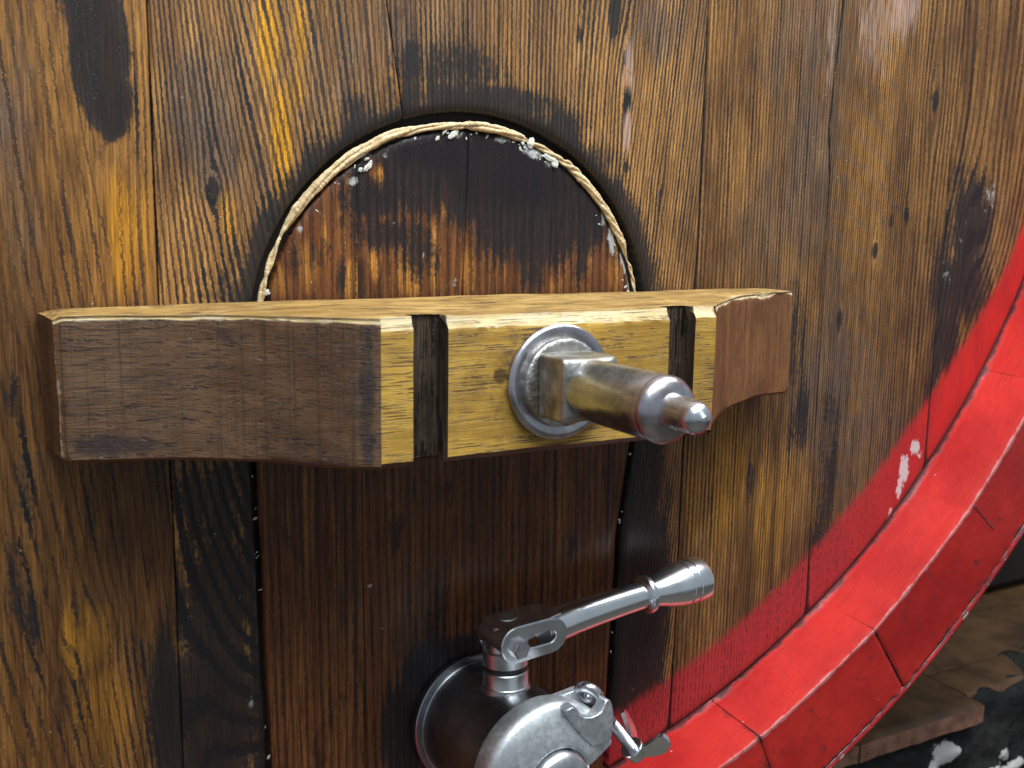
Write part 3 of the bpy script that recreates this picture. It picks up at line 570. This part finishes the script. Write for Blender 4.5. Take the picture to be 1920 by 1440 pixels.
for (A, xa, ka, ga, ia), (B, xb, kb, gb, ib) in zip(rings[:-1], rings[1:]):
    n = len(A)
    for j in range(n):
        j2 = (j+1) % n; F.append((A[j], A[j2], B[j2], B[j])); k0, k1 = ka[j], ka[j2]; xm = (xa+xb)/2
        if ga or gb or abs(xa-xb) < 1e-9:
            m = 5 if not (k0 == 'top' and k1 == 'top' and abs(xa-xb) > 1e-9) else 3
        elif k0 == 'cham' or k1 == 'cham': m = 4
        elif k0 == 'top': m = 3
        elif k0 == 'face' and k1 == 'face': m = 0 if abs(xm) < WC else (1 if xm < 0 else 2)
        else: m = 6
        MI.append(m)
F.append(tuple(rings[0][0])); MI.append(1); F.append(tuple(rings[-1][0][::-1])); MI.append(2)
bar = mesh('crossbar', V, F, BM, None, midx=MI, attrs={'wear': wear, 'dirt': dirt}, sharp=38)
bm = bmesh.new(); bm.from_mesh(bar.data); bmesh.ops.recalc_face_normals(bm, faces=bm.faces); bm.to_mesh(bar.data); bm.free()
tag(bar, 'thick worn wooden crossbar with tapered ends and two dark grooves across the hatch', 'crossbar')

# ------------------------------------------------------------------ metals
def metal(name, c1, c2, rough, nsc=40., bst=.15, tint=None, tsc=25., rv=.15, fine=0.):
    t = NT(name); P = t.oc(); n = t.noise(P, nsc, 5, .65); n2 = t.noise(P, tsc, 4, .6); n3 = t.noise(P, 600, 3, .6)
    col = t.mix(t.ss(n, .35, .68), c1, c2)
    if tint: col = t.mix(t.ma('MULTIPLY', t.ss(n2, .46, .66), .85), col, tint)
    rg = t.ma('ADD', t.ma('MULTIPLY_ADD', n, rv*2, rough-rv), t.ma('MULTIPLY_ADD', n3, fine, -fine*.5), clamp=True)
    h = t.ma('ADD', n, t.ma('MULTIPLY', n3, .25+fine*2))
    return t.fin(col, rg, t.bump(h, bst, .001), 1.)
STEEL_OLD = metal('old_bolt_steel', (.54, .59, .64), (.74, .80, .86), .27, 55, .18, (.40, .43, .45), 34, .12)
STEEL_NUT = metal('nut_steel', (.33, .32, .28), (.55, .55, .52), .40, 60, .3, (.20, .165, .10), 40, .10)
STEEL_WASH = metal('washer_steel', (.46, .46, .51), (.62, .62, .66), .30, 70, .10, (.34, .31, .30), 50, .08)
STEEL_ROUGH = metal('rough_ring_steel', (.40, .40, .38), (.62, .62, .60), .42, 220, .9, (.26, .22, .15), 70, .12)
INOX = metal('valve_steel', (.50, .52, .54), (.66, .68, .70), .33, 30, .05, (.40, .41, .42), 35, .10)
CHROME = metal('handle_steel', (.76, .80, .83), (.86, .90, .93), .24, 60, .05, None, 25, .05)
CAST = metal('cast_clamp_steel', (.60, .64, .66), (.80, .84, .86), .50, 90, .08, (.52, .55, .57), 300, .06, .25)
INOX_DARK = metal('valve_body_steel', (.26, .28, .30), (.42, .44, .46), .30, 30, .05, (.34, .36, .38), 45, .10)
RUBBER = plain('black_rubber', (.012, .012, .012), .5)
# ------------------------------------------------------------------ clamping bolt
tilt = .020
bax = Vector((.004, -math.cos(tilt), math.sin(tilt))); B0 = Vector((-.003, -TC-.0010, .0010)); BMX = axis_mat(B0, bax)
bolt = thing('clamping_bolt', B0, 'long grey steel clamping bolt with round washer on the crossbar', 'bolt')
def lath(name, prof, mat, par, mx, seg=72, lump=None, sharp=35):
    bm = bmesh.new(); lathe(bm, prof, mx, seg, lump); return from_bm(name, bm, mat, par, sharp)
lath('washer', [(0, .0382), (.0022, .0386), (.0034, .0380), (.0044, .0362), (.0046, .0345), (.0042, .0320), (.0036, .0290), (.0036, .012)], STEEL_WASH, bolt, BMX, 96)
lath('ring', [(.0034, .0292), (.0056, .0296), (.0078, .0291), (.0086, .0280), (.0088, .0262), (.0086, .0225), (.0086, .015)], STEEL_ROUGH, bolt, BMX, 96, lambda v: Vector(v)*(.012*mn.noise(v*180)))
# square nut with rounded corners
bm = bmesh.new(); sN, cN = .0206, .0024; lay = []
def sq(h, c, l):
    out = []
    for cx_, cy_, a0 in ((1, 1, 0), (-1, 1, 90), (-1, -1, 180), (1, -1, 270)):
        for k in range(7):
            a = math.radians(a0+90*k/6); out.append(bm.verts.new(BMX @ Vector((cx_*(h-c)+c*math.cos(a), cy_*(h-c)+c*math.sin(a), l))))
    return out
for h, c, l in ((sN-.0006, cN, .0094), (sN, cN, .0104), (sN, cN, .0330), (sN*.985, cN*1.1, .0375), (sN*.95, cN*1.3, .0392), (sN*.86, cN*1.5, .0405)): lay.append(sq(h, c, l))
for A, B in zip(lay[:-1], lay[1:]):
    for k in range(28): bm.faces.new((A[k], A[(k+1) % 28], B[(k+1) % 28], B[k]))
bm.faces.new(lay[-1]); bm.faces.new(lay[0][::-1]); bmesh.ops.recalc_face_normals(bm, faces=bm.faces)
from_bm('nut', bm, STEEL_NUT, bolt, 30)
lath('shaft', [(.036, .0188), (.042, .0192), (.060, .0195), (.100, .0195), (.1130, .0193), (.1150, .0188)], STEEL_OLD, bolt, BMX, 72, lambda v: Vector((v.x, v.y, 0))*(.010*mn.noise(v*70)))
lath('domed_end', [(.1146, .0182), (.1156, .0196), (.1180, .0197), (.1210, .0186), (.1235, .0160), (.1250, .0130), (.1257, .0105), (.1260, .0095)], STEEL_WASH, bolt, BMX, 72, lambda v: Vector((v.x, v.y, 0))*(.02*mn.noise(v*60)))
lath('tip', [(.1235, .0105), (.1265, .0103), (.1290, .0098), (.1400, .0094), (.1445, .0092), (.1475, .0086), (.1500, .0072), (.1518, .0050), (.1527, .0028), (.1536, .0020), (.1540, .0)], STEEL_OLD, bolt, BMX, 48, lambda v: Vector((v.x, v.y, 0))*(.05*mn.noise(v*120)))

# ------------------------------------------------------------------ drain valve
VC = Vector((.004, -.001, -.307)); ph_, ya_ = .060, .0515
VA = Vector((math.sin(ya_)*math.cos(ph_), -math.cos(ya_)*math.cos(ph_), math.sin(ph_))); VX = axis_mat(VC, VA)   # local x right? y up, z out
if (VX.to_3x3() @ Vector((1, 0, 0))).x < 0: VX = VX @ Matrix.Rotation(0, 4, 'Z')
VR = VX.to_3x3(); SGN = 1 if (VR @ Vector((1, 0, 0))).x > 0 else -1
def vp(l, x, y): return VX @ Vector((x*SGN, y, l))
valve = thing('drain_valve', VC, 'polished steel drain valve with lever handle below the crossbar', 'valve')
lath('flange', [(0, .0545), (.001, .0556), (.0065, .0557), (.0078, .0548), (.0080, .0500), (.0074, .030)], INOX_DARK, valve, VX, 96)
lath('body', [(.007, .0515), (.0100, .0514), (.0108, .0505), (.020, .0500), (.080, .0492), (.0905, .0490), (.0915, .0499), (.0955, .0502), (.0990, .0500), (.1000, .0490), (.1002, .030)], INOX_DARK, valve, VX, 96)
SL = .058; SMX = Matrix.Translation(vp(SL, 0, 0)) @ (VR @ Matrix.Rotation(-math.pi/2, 3, 'X')).to_4x4()    # local z = up along the stem
lath('stem_sleeve', [(.044, .0196), (.0500, .0190), (.0505, .0183), (.0510, .0180), (.0615, .0180), (.0622, .0174), (.0622, .010)], INOX, valve, SMX, 64)
lath('o_ring', [(.0615, .0155), (.0620, .0168), (.0665, .0168), (.0670, .0155)], RUBBER, valve, SMX, 48)
lath('stem_collar', [(.0665, .0165), (.0668, .0178), (.0780, .0178), (.0785, .0172), (.0790, .0150), (.098, .0120), (.0985, .008)], INOX, valve, SMX, 64)
# handle: forked head, rod, collar, grip
HY = .0865; hup = (VR @ Vector((0, 1, 0))).normalized(); hx = (VR @ Vector((SGN, 0, 0))).normalized(); hz = (VR @ Vector((0, 0, 1))).normalized()
hdir = (hx + hup*.030 - hz*.02).normalized(); hup2 = (hup-hdir*hup.dot(hdir)).normalized(); hout = hdir.cross(hup2)
if hout.dot(hz) < 0: hout = -hout
H0 = vp(SL, 0, HY)
def hp(x, u, o): return H0 + hdir*x + hup2*u + hout*o
# handle root part: the fork web
bm = bmesh.new()
def stadium(xa, xb, r, n=18):
    out = []
    for k in range(n+1): a = math.pi/2+math.pi*k/n; out.append((xa+r*math.cos(a), r*math.sin(a)))
    for k in range(n+1): a = -math.pi/2+math.pi*k/n; out.append((xb+r*math.cos(a), r*math.sin(a)))
    return out
def loopplate(bm, xa, xb, r, hole, o0, o1, taper=1.):
    n = 18; O = stadium(xa, xb, r, n); I = stadium(*hole, n)
    def ring(P2, o, k=0.): return [bm.verts.new(hp(x, u*(1-(1-taper)*max(0, (x-xa)/(xb-xa))), o)) for x, u in P2]
    A, B, C_, D_ = ring(O, o0), ring(O, o1), ring(I, o0), ring(I, o1); N_ = len(O)
    for k in range(N_):
        j = (k+1) % N_; bm.faces.new((A[k], A[j], B[j], B[k])); bm.faces.new((D_[k], D_[j], C_[j], C_[k])); bm.faces.new((B[k], B[j], D_[j], D_[k])); bm.faces.new((A[j], A[k], C_[k], C_[j]))
loopplate(bm, .000, .032, .0145, (.015, .030, .0052), .0145, .0188, .95); loopplate(bm, .000, .032, .0145, (.015, .030, .0052), -.0188, -.0145, .95)
# top web between the two cheeks, rounded at the back
xs_ = [(-.0145*math.cos(a), .0145*math.sin(a)) for a in np.linspace(-.25, math.pi/2, 12)] + [(.010, .0146), (.020, .0146), (.030, .0146), (.038, .0146), (.046, .0140)]
top = []; 
for x, u in xs_:
    w = .0186 if x < .030 else .0186-(x-.030)*.35
    d = Vector((x, u, 0)); inn = (x*.80 if x < 0 else x, u-.003 if x >= 0 else u*.80)
    top.append([bm.verts.new(hp(x, u, w)), bm.verts.new(hp(x, u+.0006, w*.5)), bm.verts.new(hp(x, u+.0006, -w*.5)), bm.verts.new(hp(x, u, -w)), bm.verts.new(hp(inn[0], inn[1], -w)), bm.verts.new(hp(inn[0], inn[1], w))])
for A, B in zip(top[:-1], top[1:]):
    for k in range(6): bm.faces.new((A[k], A[(k+1) % 6], B[(k+1) % 6], B[k]))
bm.faces.new(top[0]); bm.faces.new(top[-1][::-1]); bmesh.ops.recalc_face_normals(bm, faces=bm.faces)
bmesh.ops.bevel(bm, geom=[e for e in bm.edges if len(e.link_faces) == 2 and e.calc_face_angle(0) > .9], offset=.0009, segments=2, affect='EDGES')
handle = from_bm('handle', bm, CHROME, valve, 40)
handle['label'] = 'shiny lever handle with forked end and flared grip'
# rod bends up then levels out
bm = bmesh.new(); P_ = []; R_ = []
for u in np.linspace(0, 1, 40):
    x = .034+u*.106; up_ = -.0005+.006*u-.004*(u-.5)**2; P_.append(hp(x, up_, 0)); R_.append(float(np.interp(u, [0, .06, .14, .3, 1], [.0138, .0148, .0142, .0132, .0113])))
tube(bm, P_, R_, 40); from_bm('rod', bm, CHROME, handle, 40)
pe, pd_ = Vector(P_[-1]), (Vector(P_[-1])-Vector(P_[-3])).normalized(); GMX = axis_mat(pe, pd_)
lath('collar', [(-.0048, .0120), (-.0038, .0140), (-.0020, .0163), (.0002, .0168), (.0024, .0163), (.0038, .0140), (.0044, .0120)], CHROME, handle, GMX, 48)
lath('grip', [(.0030, 0.0118), (.0060, 0.0120), (.0120, 0.0132), (.0220, 0.0158), (.0320, 0.0180), (.0395, 0.0190), (.0400, 0.0184), (.0408, 0.0184), (.0413, 0.0192), (.0470, 0.0194), (.0475, 0.0188), (.0483, 0.0188), (.0488, 0.0196), (.0600, 0.0198), (.0612, 0.0193), (.0618, 0.0180), (.0612, 0.0144), (.0606, 0.0000)], CHROME, handle, GMX, 64)
lath('hex_bolt', [(0, .0078), (.0050, .0078), (.0064, .0066)], STEEL_WASH, valve, axis_mat(hp(.0005, -.002, .0186), hout, hup2), 6, sharp=20)
# weld ring and swirl of polish on top of the head
lath('weld_swirl', [(0, .0075), (.0008, .0072), (.0010, .0062), (.0002, .0050)], STEEL_ROUGH, valve, axis_mat(hp(.004, .0150, -.002), hup2, hdir), 40)
# ------------------------------------------------------------------ clamp with eye bolt
CL0 = .1010
clamp = thing('pipe_clamp', vp(CL0, 0, -.02), 'dull cast steel pipe clamp with eye bolt closing the valve mouth', 'clamp')
def cp_(l, r, deg): a = math.radians(deg); return vp(l, r*math.cos(a), r*math.sin(a))
CPRO = [(.000, .0505), (.000, .0535), (.003, .0560), (.008, .0575), (.018, .0575), (.0222, .0564), (.0250, .0537), (.0282, .0450), (.0310, .0360), (.0326, .0300), (.0330, .0278), (.0318, .0264), (.0280, .0262), (.018, .0300)]
def half(name, d0, d1, lugs):
    bm = bmesh.new(); n = 60; rings = []
    for k in range(n):
        dg = d0+(d1-d0)*k/(n-1); ring = []
        for l, r in CPRO:
            nn_ = 1+.006*mn.noise(Vector((dg*.05, l*100, r*90))); ring.append(bm.verts.new(cp_(CL0+l, r*nn_, dg)))
        rings.append(ring)
    m = len(CPRO)
    for A, B in zip(rings[:-1], rings[1:]):
        for j in range(m): bm.faces.new((A[j], A[(j+1) % m], B[(j+1) % m], B[j]))
    bm.faces.new(rings[0]); bm.faces.new(rings[-1][::-1])
    # two cheeks of the lug, bolt slot between them
    for dg, s in lugs:
        for la, lb_ in ((.0005, .0070), (.0185, .0262)):
            pol = []
            for rr, dd_ in ((.045, -18*s), (.0555, -26*s), (.064, -23*s), (.0705, -14*s), (.0735, -5*s), (.0715, 1*s), (.066, 4.0*s), (.056, 4.6*s), (.042, 4.6*s)): pol.append((rr, dg+dd_))
            A = [bm.verts.new(cp_(CL0+la, rr, dd_)) for rr, dd_ in pol]; B = [bm.verts.new(cp_(CL0+lb_, rr, dd_)) for rr, dd_ in pol]; N_ = len(pol)
            for k in range(N_): bm.faces.new((A[k], A[(k+1) % N_], B[(k+1) % N_], B[k]))
            bm.faces.new(A[::-1]); bm.faces.new(B)
        A_, B_ = .0075, .0185   # web of the slot
        pol = [(.045, dg-18*s), (.0555, dg-26*s), (.0590, dg-12*s), (.0580, dg+4*s), (.046, dg+4*s)]
        A = [bm.verts.new(cp_(CL0+A_, rr, dd_)) for rr, dd_ in pol]; B = [bm.verts.new(cp_(CL0+B_, rr, dd_)) for rr, dd_ in pol]
        for k in range(5): bm.faces.new((A[k], A[(k+1) % 5], B[(k+1) % 5], B[k]))
    bmesh.ops.recalc_face_normals(bm, faces=bm.faces)
    bmesh.ops.bevel(bm, geom=[e for e in bm.edges if len(e.link_faces) == 2 and e.calc_face_angle(0) > .7], offset=.0012, segments=2, affect='EDGES')
    return from_bm(name, bm, CAST, clamp, 45)
upper = half('upper_half', 14, 194, []); half('lower_half', -34, -158, [])
def prism(bm, pol, la, lb):
    A = [bm.verts.new(vp(la, x, y)) for x, y in pol]; B = [bm.verts.new(vp(lb, x, y)) for x, y in pol]; N_ = len(pol)
    for k in range(N_): bm.faces.new((A[k], A[(k+1) % N_], B[(k+1) % N_], B[k]))
    bm.faces.new(A[::-1]); bm.faces.new(B)
# lug of the upper half: a flat cheek with a notch for the eye, and a plain rear cheek
bm = bmesh.new()
prism(bm, [(.0060, .0545), (.0130, .0560), (.0165, .0545), (.0195, .0490), (.0240, .0455), (.0292, .0442), (.0345, .0446), (.0385, .0462), (.0408, .0495), (.0430, .0540), (.0462, .0534), (.0486, .0500), (.0502, .0410), (.0496, .0300), (.0475, .0205), (.0400, .0195), (.0300, .0200), (.0200, .0300)], CL0+.0205, CL0+.0318)
prism(bm, [(.0100, .0540), (.0320, .0560), (.0420, .0560), (.0480, .0520), (.0490, .0300), (.0460, .0200), (.0300, .0250)], CL0+.001, CL0+.0085)
bmesh.ops.recalc_face_normals(bm, faces=bm.faces)
bmesh.ops.bevel(bm, geom=list(bm.edges), offset=.0013, segments=3, affect='EDGES')
from_bm('lug', bm, CAST, upper, 50)
bm = bmesh.new(); prism(bm, [(.048, -.034), (.066, -.020), (.074, -.026), (.070, -.036), (.050, -.050)], CL0+.003, CL0+.028); bmesh.ops.recalc_face_normals(bm, faces=bm.faces)
bmesh.ops.bevel(bm, geom=list(bm.edges), offset=.0013, segments=2, affect='EDGES'); from_bm('lug', bm, CAST, upper, 50)
EL = CL0+.0125; e0 = Vector((.0405, .0520)); ed = Vector((.0240, -.0320)).normalized(); en = Vector((-ed.y, ed.x))
def ep(s_, n_=0., l=0.): q = e0+ed*s_+en*n_; return vp(EL+l, q.x, q.y)
ebm = bmesh.new()
lp = [ep(.0072*math.sin(a), 0, .0072*math.cos(a)) for a in np.linspace(0, 2*math.pi, 41)[:-1]]
lp = [ep(.0080*math.sin(a), .0035*math.cos(a), .0066*math.cos(a)) for a in np.linspace(0, 2*math.pi, 41)[:-1]]
tube(ebm, lp+[lp[0]], .0044, 18, cap=False)
rads = [.0046 if k < 90 else .0043+.00040*math.sin(k*1.25) for k in range(230)]
tube(ebm, [ep(s_) for s_ in np.linspace(.007, .078, 230)], rads, 20); bmesh.ops.recalc_face_normals(ebm, faces=ebm.faces)
from_bm('eye_bolt', ebm, STEEL_WASH, clamp, 60)
wbm = bmesh.new(); tdir = (ep(1)-ep(0)).normalized(); rdir = (ep(0, 1)-ep(0)).normalized(); wc_ = ep(.066)
lathe(wbm, [(0, .0088), (.001, .0094), (.009, .0086), (.0105, .0078), (.0108, .004)], axis_mat(wc_, tdir, hz), 40)
for s_ in (1, -1):
    wd_ = (hz*.80*s_+rdir*.60*(1 if s_ > 0 else 1.0)).normalized(); nrm = wd_.cross(tdir).normalized()
    pol = [(.005, .001), (.012, .0000), (.019, -.0030), (.0245, -.0060), (.0275, -.0055), (.0288, -.0020), (.0275, .0040), (.021, .0090), (.013, .0105), (.005, .0100)]
    pol = [(r_*1.18, t0*1.3) for r_, t0 in pol]
    A = [wbm.verts.new(wc_+wd_*r_+tdir*t0+nrm*.0016) for r_, t0 in pol]; B = [wbm.verts.new(wc_+wd_*r_+tdir*t0-nrm*.0016) for r_, t0 in pol]
    for k in range(len(pol)): wbm.faces.new((A[k], A[(k+1) % len(pol)], B[(k+1) % len(pol)], B[k]))
    wbm.faces.new(A[::-1]); wbm.faces.new(B)
bmesh.ops.recalc_face_normals(wbm, faces=wbm.faces)
from_bm('wing_nut', wbm, CHROME, clamp, 30)
cap = lath('valve_cap', [(.1003, .0490), (.1035, .0490), (.1060, .0300), (.118, .0256), (.1330, .0255), (.1365, .0245), (.1395, .0215), (.1415, .0165), (.1428, .0090), (.1432, 0)], INOX, None, VX, 80)
tag(cap, 'shiny domed steel cap held in the pipe clamp', 'cap')

# ------------------------------------------------------------------ added black block, stands in for the darkness behind the rim
SHADE_BLK = plain('shade_block_black', (.012, .009, .007), .8, 20, .5)
bm = bmesh.new(); res = bmesh.ops.create_cube(bm, size=1)
for v in res['verts']: v.co = Vector((1.35+v.co.x*1.5, .44+v.co.y*.16, -.36+v.co.z*.32))
bmesh.ops.bevel(bm, geom=list(bm.edges), offset=.012, segments=2, affect='EDGES'); bmesh.ops.subdivide_edges(bm, edges=list(bm.edges), cuts=3)
for v in bm.verts: v.co += Vector((0, 1, .6))*.006*mn.noise(v.co*9)
tag(from_bm('shade_block', bm, SHADE_BLK), 'added black block standing in for the shade behind the red rim', 'beam')
# ------------------------------------------------------------------ plinth, wall and floor behind the rim
PZ = -.5255
TERR = plain('terracotta', (.070, .036, .014), .55, 14, .3, var=.35)
TERR_E = plain('terracotta_edge', (.22, .105, .066), .7, 50, .6, var=.3)
plinth = thing('plinth', (.9, .5, -1.1), 'blackened rubble plinth topped with brown terracotta tiles under the cask', 'plinth')
def tile(x0, x1, y0, y1, seed):
    bm = bmesh.new(); g_ = .0015; nx, ny = 16, 14; gr = []
    for j in range(ny):
        row = []
        for i in range(nx):
            x = x0+g_+(x1-x0-2*g_)*i/(nx-1); y = y0+g_+(y1-y0-2*g_)*j/(ny-1); n_ = mn.noise(Vector((x*40, y*40, seed)))
            row.append(bm.verts.new((x, y+(.004*n_ if j == 0 else 0), PZ+.001*n_-(.0025 if i in (0, nx-1) or j in (0, ny-1) else 0)-(.003*max(0, n_) if j == 0 else 0))))
        gr.append(row)
    for j in range(ny-1):
        for i in range(nx-1): bm.faces.new((gr[j][i], gr[j][i+1], gr[j+1][i+1], gr[j+1][i]))
    per = [gr[0][i] for i in range(nx)]+[gr[j][nx-1] for j in range(1, ny)]+[gr[ny-1][i] for i in range(nx-2, -1, -1)]+[gr[j][0] for j in range(ny-2, 0, -1)]
    lowv = [bm.verts.new((v.co.x, v.co.y, PZ-.026)) for v in per]
    for k in range(len(per)):
        f = bm.faces.new((per[k], lowv[k], lowv[(k+1) % len(per)], per[(k+1) % len(per)])); f.material_index = 1
    return from_bm('tile', bm, [TERR, TERR_E], plinth, 50)
q1, q2 = plz(1750, 1245, PZ), plz(1875, 1288, PZ); jy = float((q1[1]+q2[1])/2); print('tile joint', q1, q2)
xe = float(pl(1852, 1315, .10)[0])
rowsy = [.10, max(.2, min(jy, .42)), .75, 1.1]
k = 0
for ya, yb in zip(rowsy[:-1], rowsy[1:]):
    for xa, xb in ((-.9, -.6), (-.6, -.3), (-.3, 0), (0, .3), (.3, .58), (.58, xe), (xe, 1.3), (1.3, 1.7), (1.7, 2.1)):
        if yb == rowsy[1] and xa >= xe-.001: ya2 = ya+.03
        else: ya2 = ya
        tile(xa, xb, ya2, yb, k); k += 1
def rubble_mat():
    t = NT('sooty_rubble'); P = t.oc(); n = t.noise(P, 18, 6, .7); n2 = t.noise(P, 70, 5, .7)
    col = t.mix(t.ss(n, .35, .7), (.006, .006, .007), (.030, .028, .026)); col = t.mix(t.ma('MULTIPLY', t.ss(n2, .58, .72), .5), col, (.10, .10, .085))
    pm = t.ss(t.ma('ADD', t.at('lime'), t.ma('MULTIPLY_ADD', n2, 1.4, -.7)), .46, .56); col = t.mix(pm, col, t.mix(n2, (.45, .45, .42), (.74, .75, .72)))
    return t.fin(col, .75, t.bump(t.ma('ADD', n, t.ma('MULTIPLY', n2, .6)), 1., .006), spec=.3)
RUB = rubble_mat(); nx, nz = 260, 120; V = []; lime = []
LM = [blob(px, py, rx, ry, .115) for px, py, rx, ry in ((1765, 1415, 22, 26), (1745, 1440, 16, 20), (1785, 1402, 10, 12), (1850, 1440, 30, 16), (1875, 1408, 12, 14), (1905, 1430, 20, 16), (1890, 1440, 30, 10), (1815, 1445, 16, 10), (1885, 1418, 8, 10))]
for j in range(nz):
    for i in range(nx):
        x = -.2+2.0*i/(nx-1); zt = PZ-.027+(.020*min(max((x-xe+.01)/.02, 0), 1)+.03*min(max((x-xe)/.35, 0), 1)+.010*mn.noise(Vector((x*22, 0, 4)))*(1 if x > xe else 0) if x > xe-.01 else 0)
        u = j/(nz-1)
        z = zt-.62*u; n_ = mn.fractal(Vector((x*14, 3, z*14)), .8, 2.1, 5)
        lm = max([.95*math.exp(-(((x-a)/c)**2+((z-b)/d)**2)) for a, b, c, d in LM]+[.35*max(0, mn.noise(Vector((x*9, 7, z*9)))-.15) if z < -.72 else 0])
        y = .118-.012*n_-.014*lm+.02*math.exp(-u*60)
        V.append((x, y, z)); lime.append(lm)
F = [(j*nx+i, (j+1)*nx+i, (j+1)*nx+i+1, j*nx+i+1) for j in range(nz-1) for i in range(nx-1)]
n0 = len(V)
for i in range(nx): x, y, z = V[i]; V.append((x, .20 if x > xe else .16, z-.012 if x > xe else z-.004)); lime.append(0)
F += [(i, i+1, n0+i+1, n0+i) for i in range(nx-1)]
mesh('rubble_face', V, F, RUB, plinth, attrs={'lime': lime})
DARKW = plain('cellar_wall', (.010, .009, .008), .9, 8, .5); FLOOR = plain('cellar_floor', (.10, .085, .07), .8, 12, .4)
tag(mesh('wall', [(-4, 1.2, -1.15), (4, 1.2, -1.15), (4, 1.2, 2.5), (-4, 1.2, 2.5)], [(0, 1, 2, 3)], DARKW, None, False), kind='structure')
tag(mesh('floor', [(-4, -4, -1.14), (4, -4, -1.14), (4, 1.2, -1.14), (-4, 1.2, -1.14)], [(0, 1, 2, 3)], FLOOR, None, False), kind='structure')
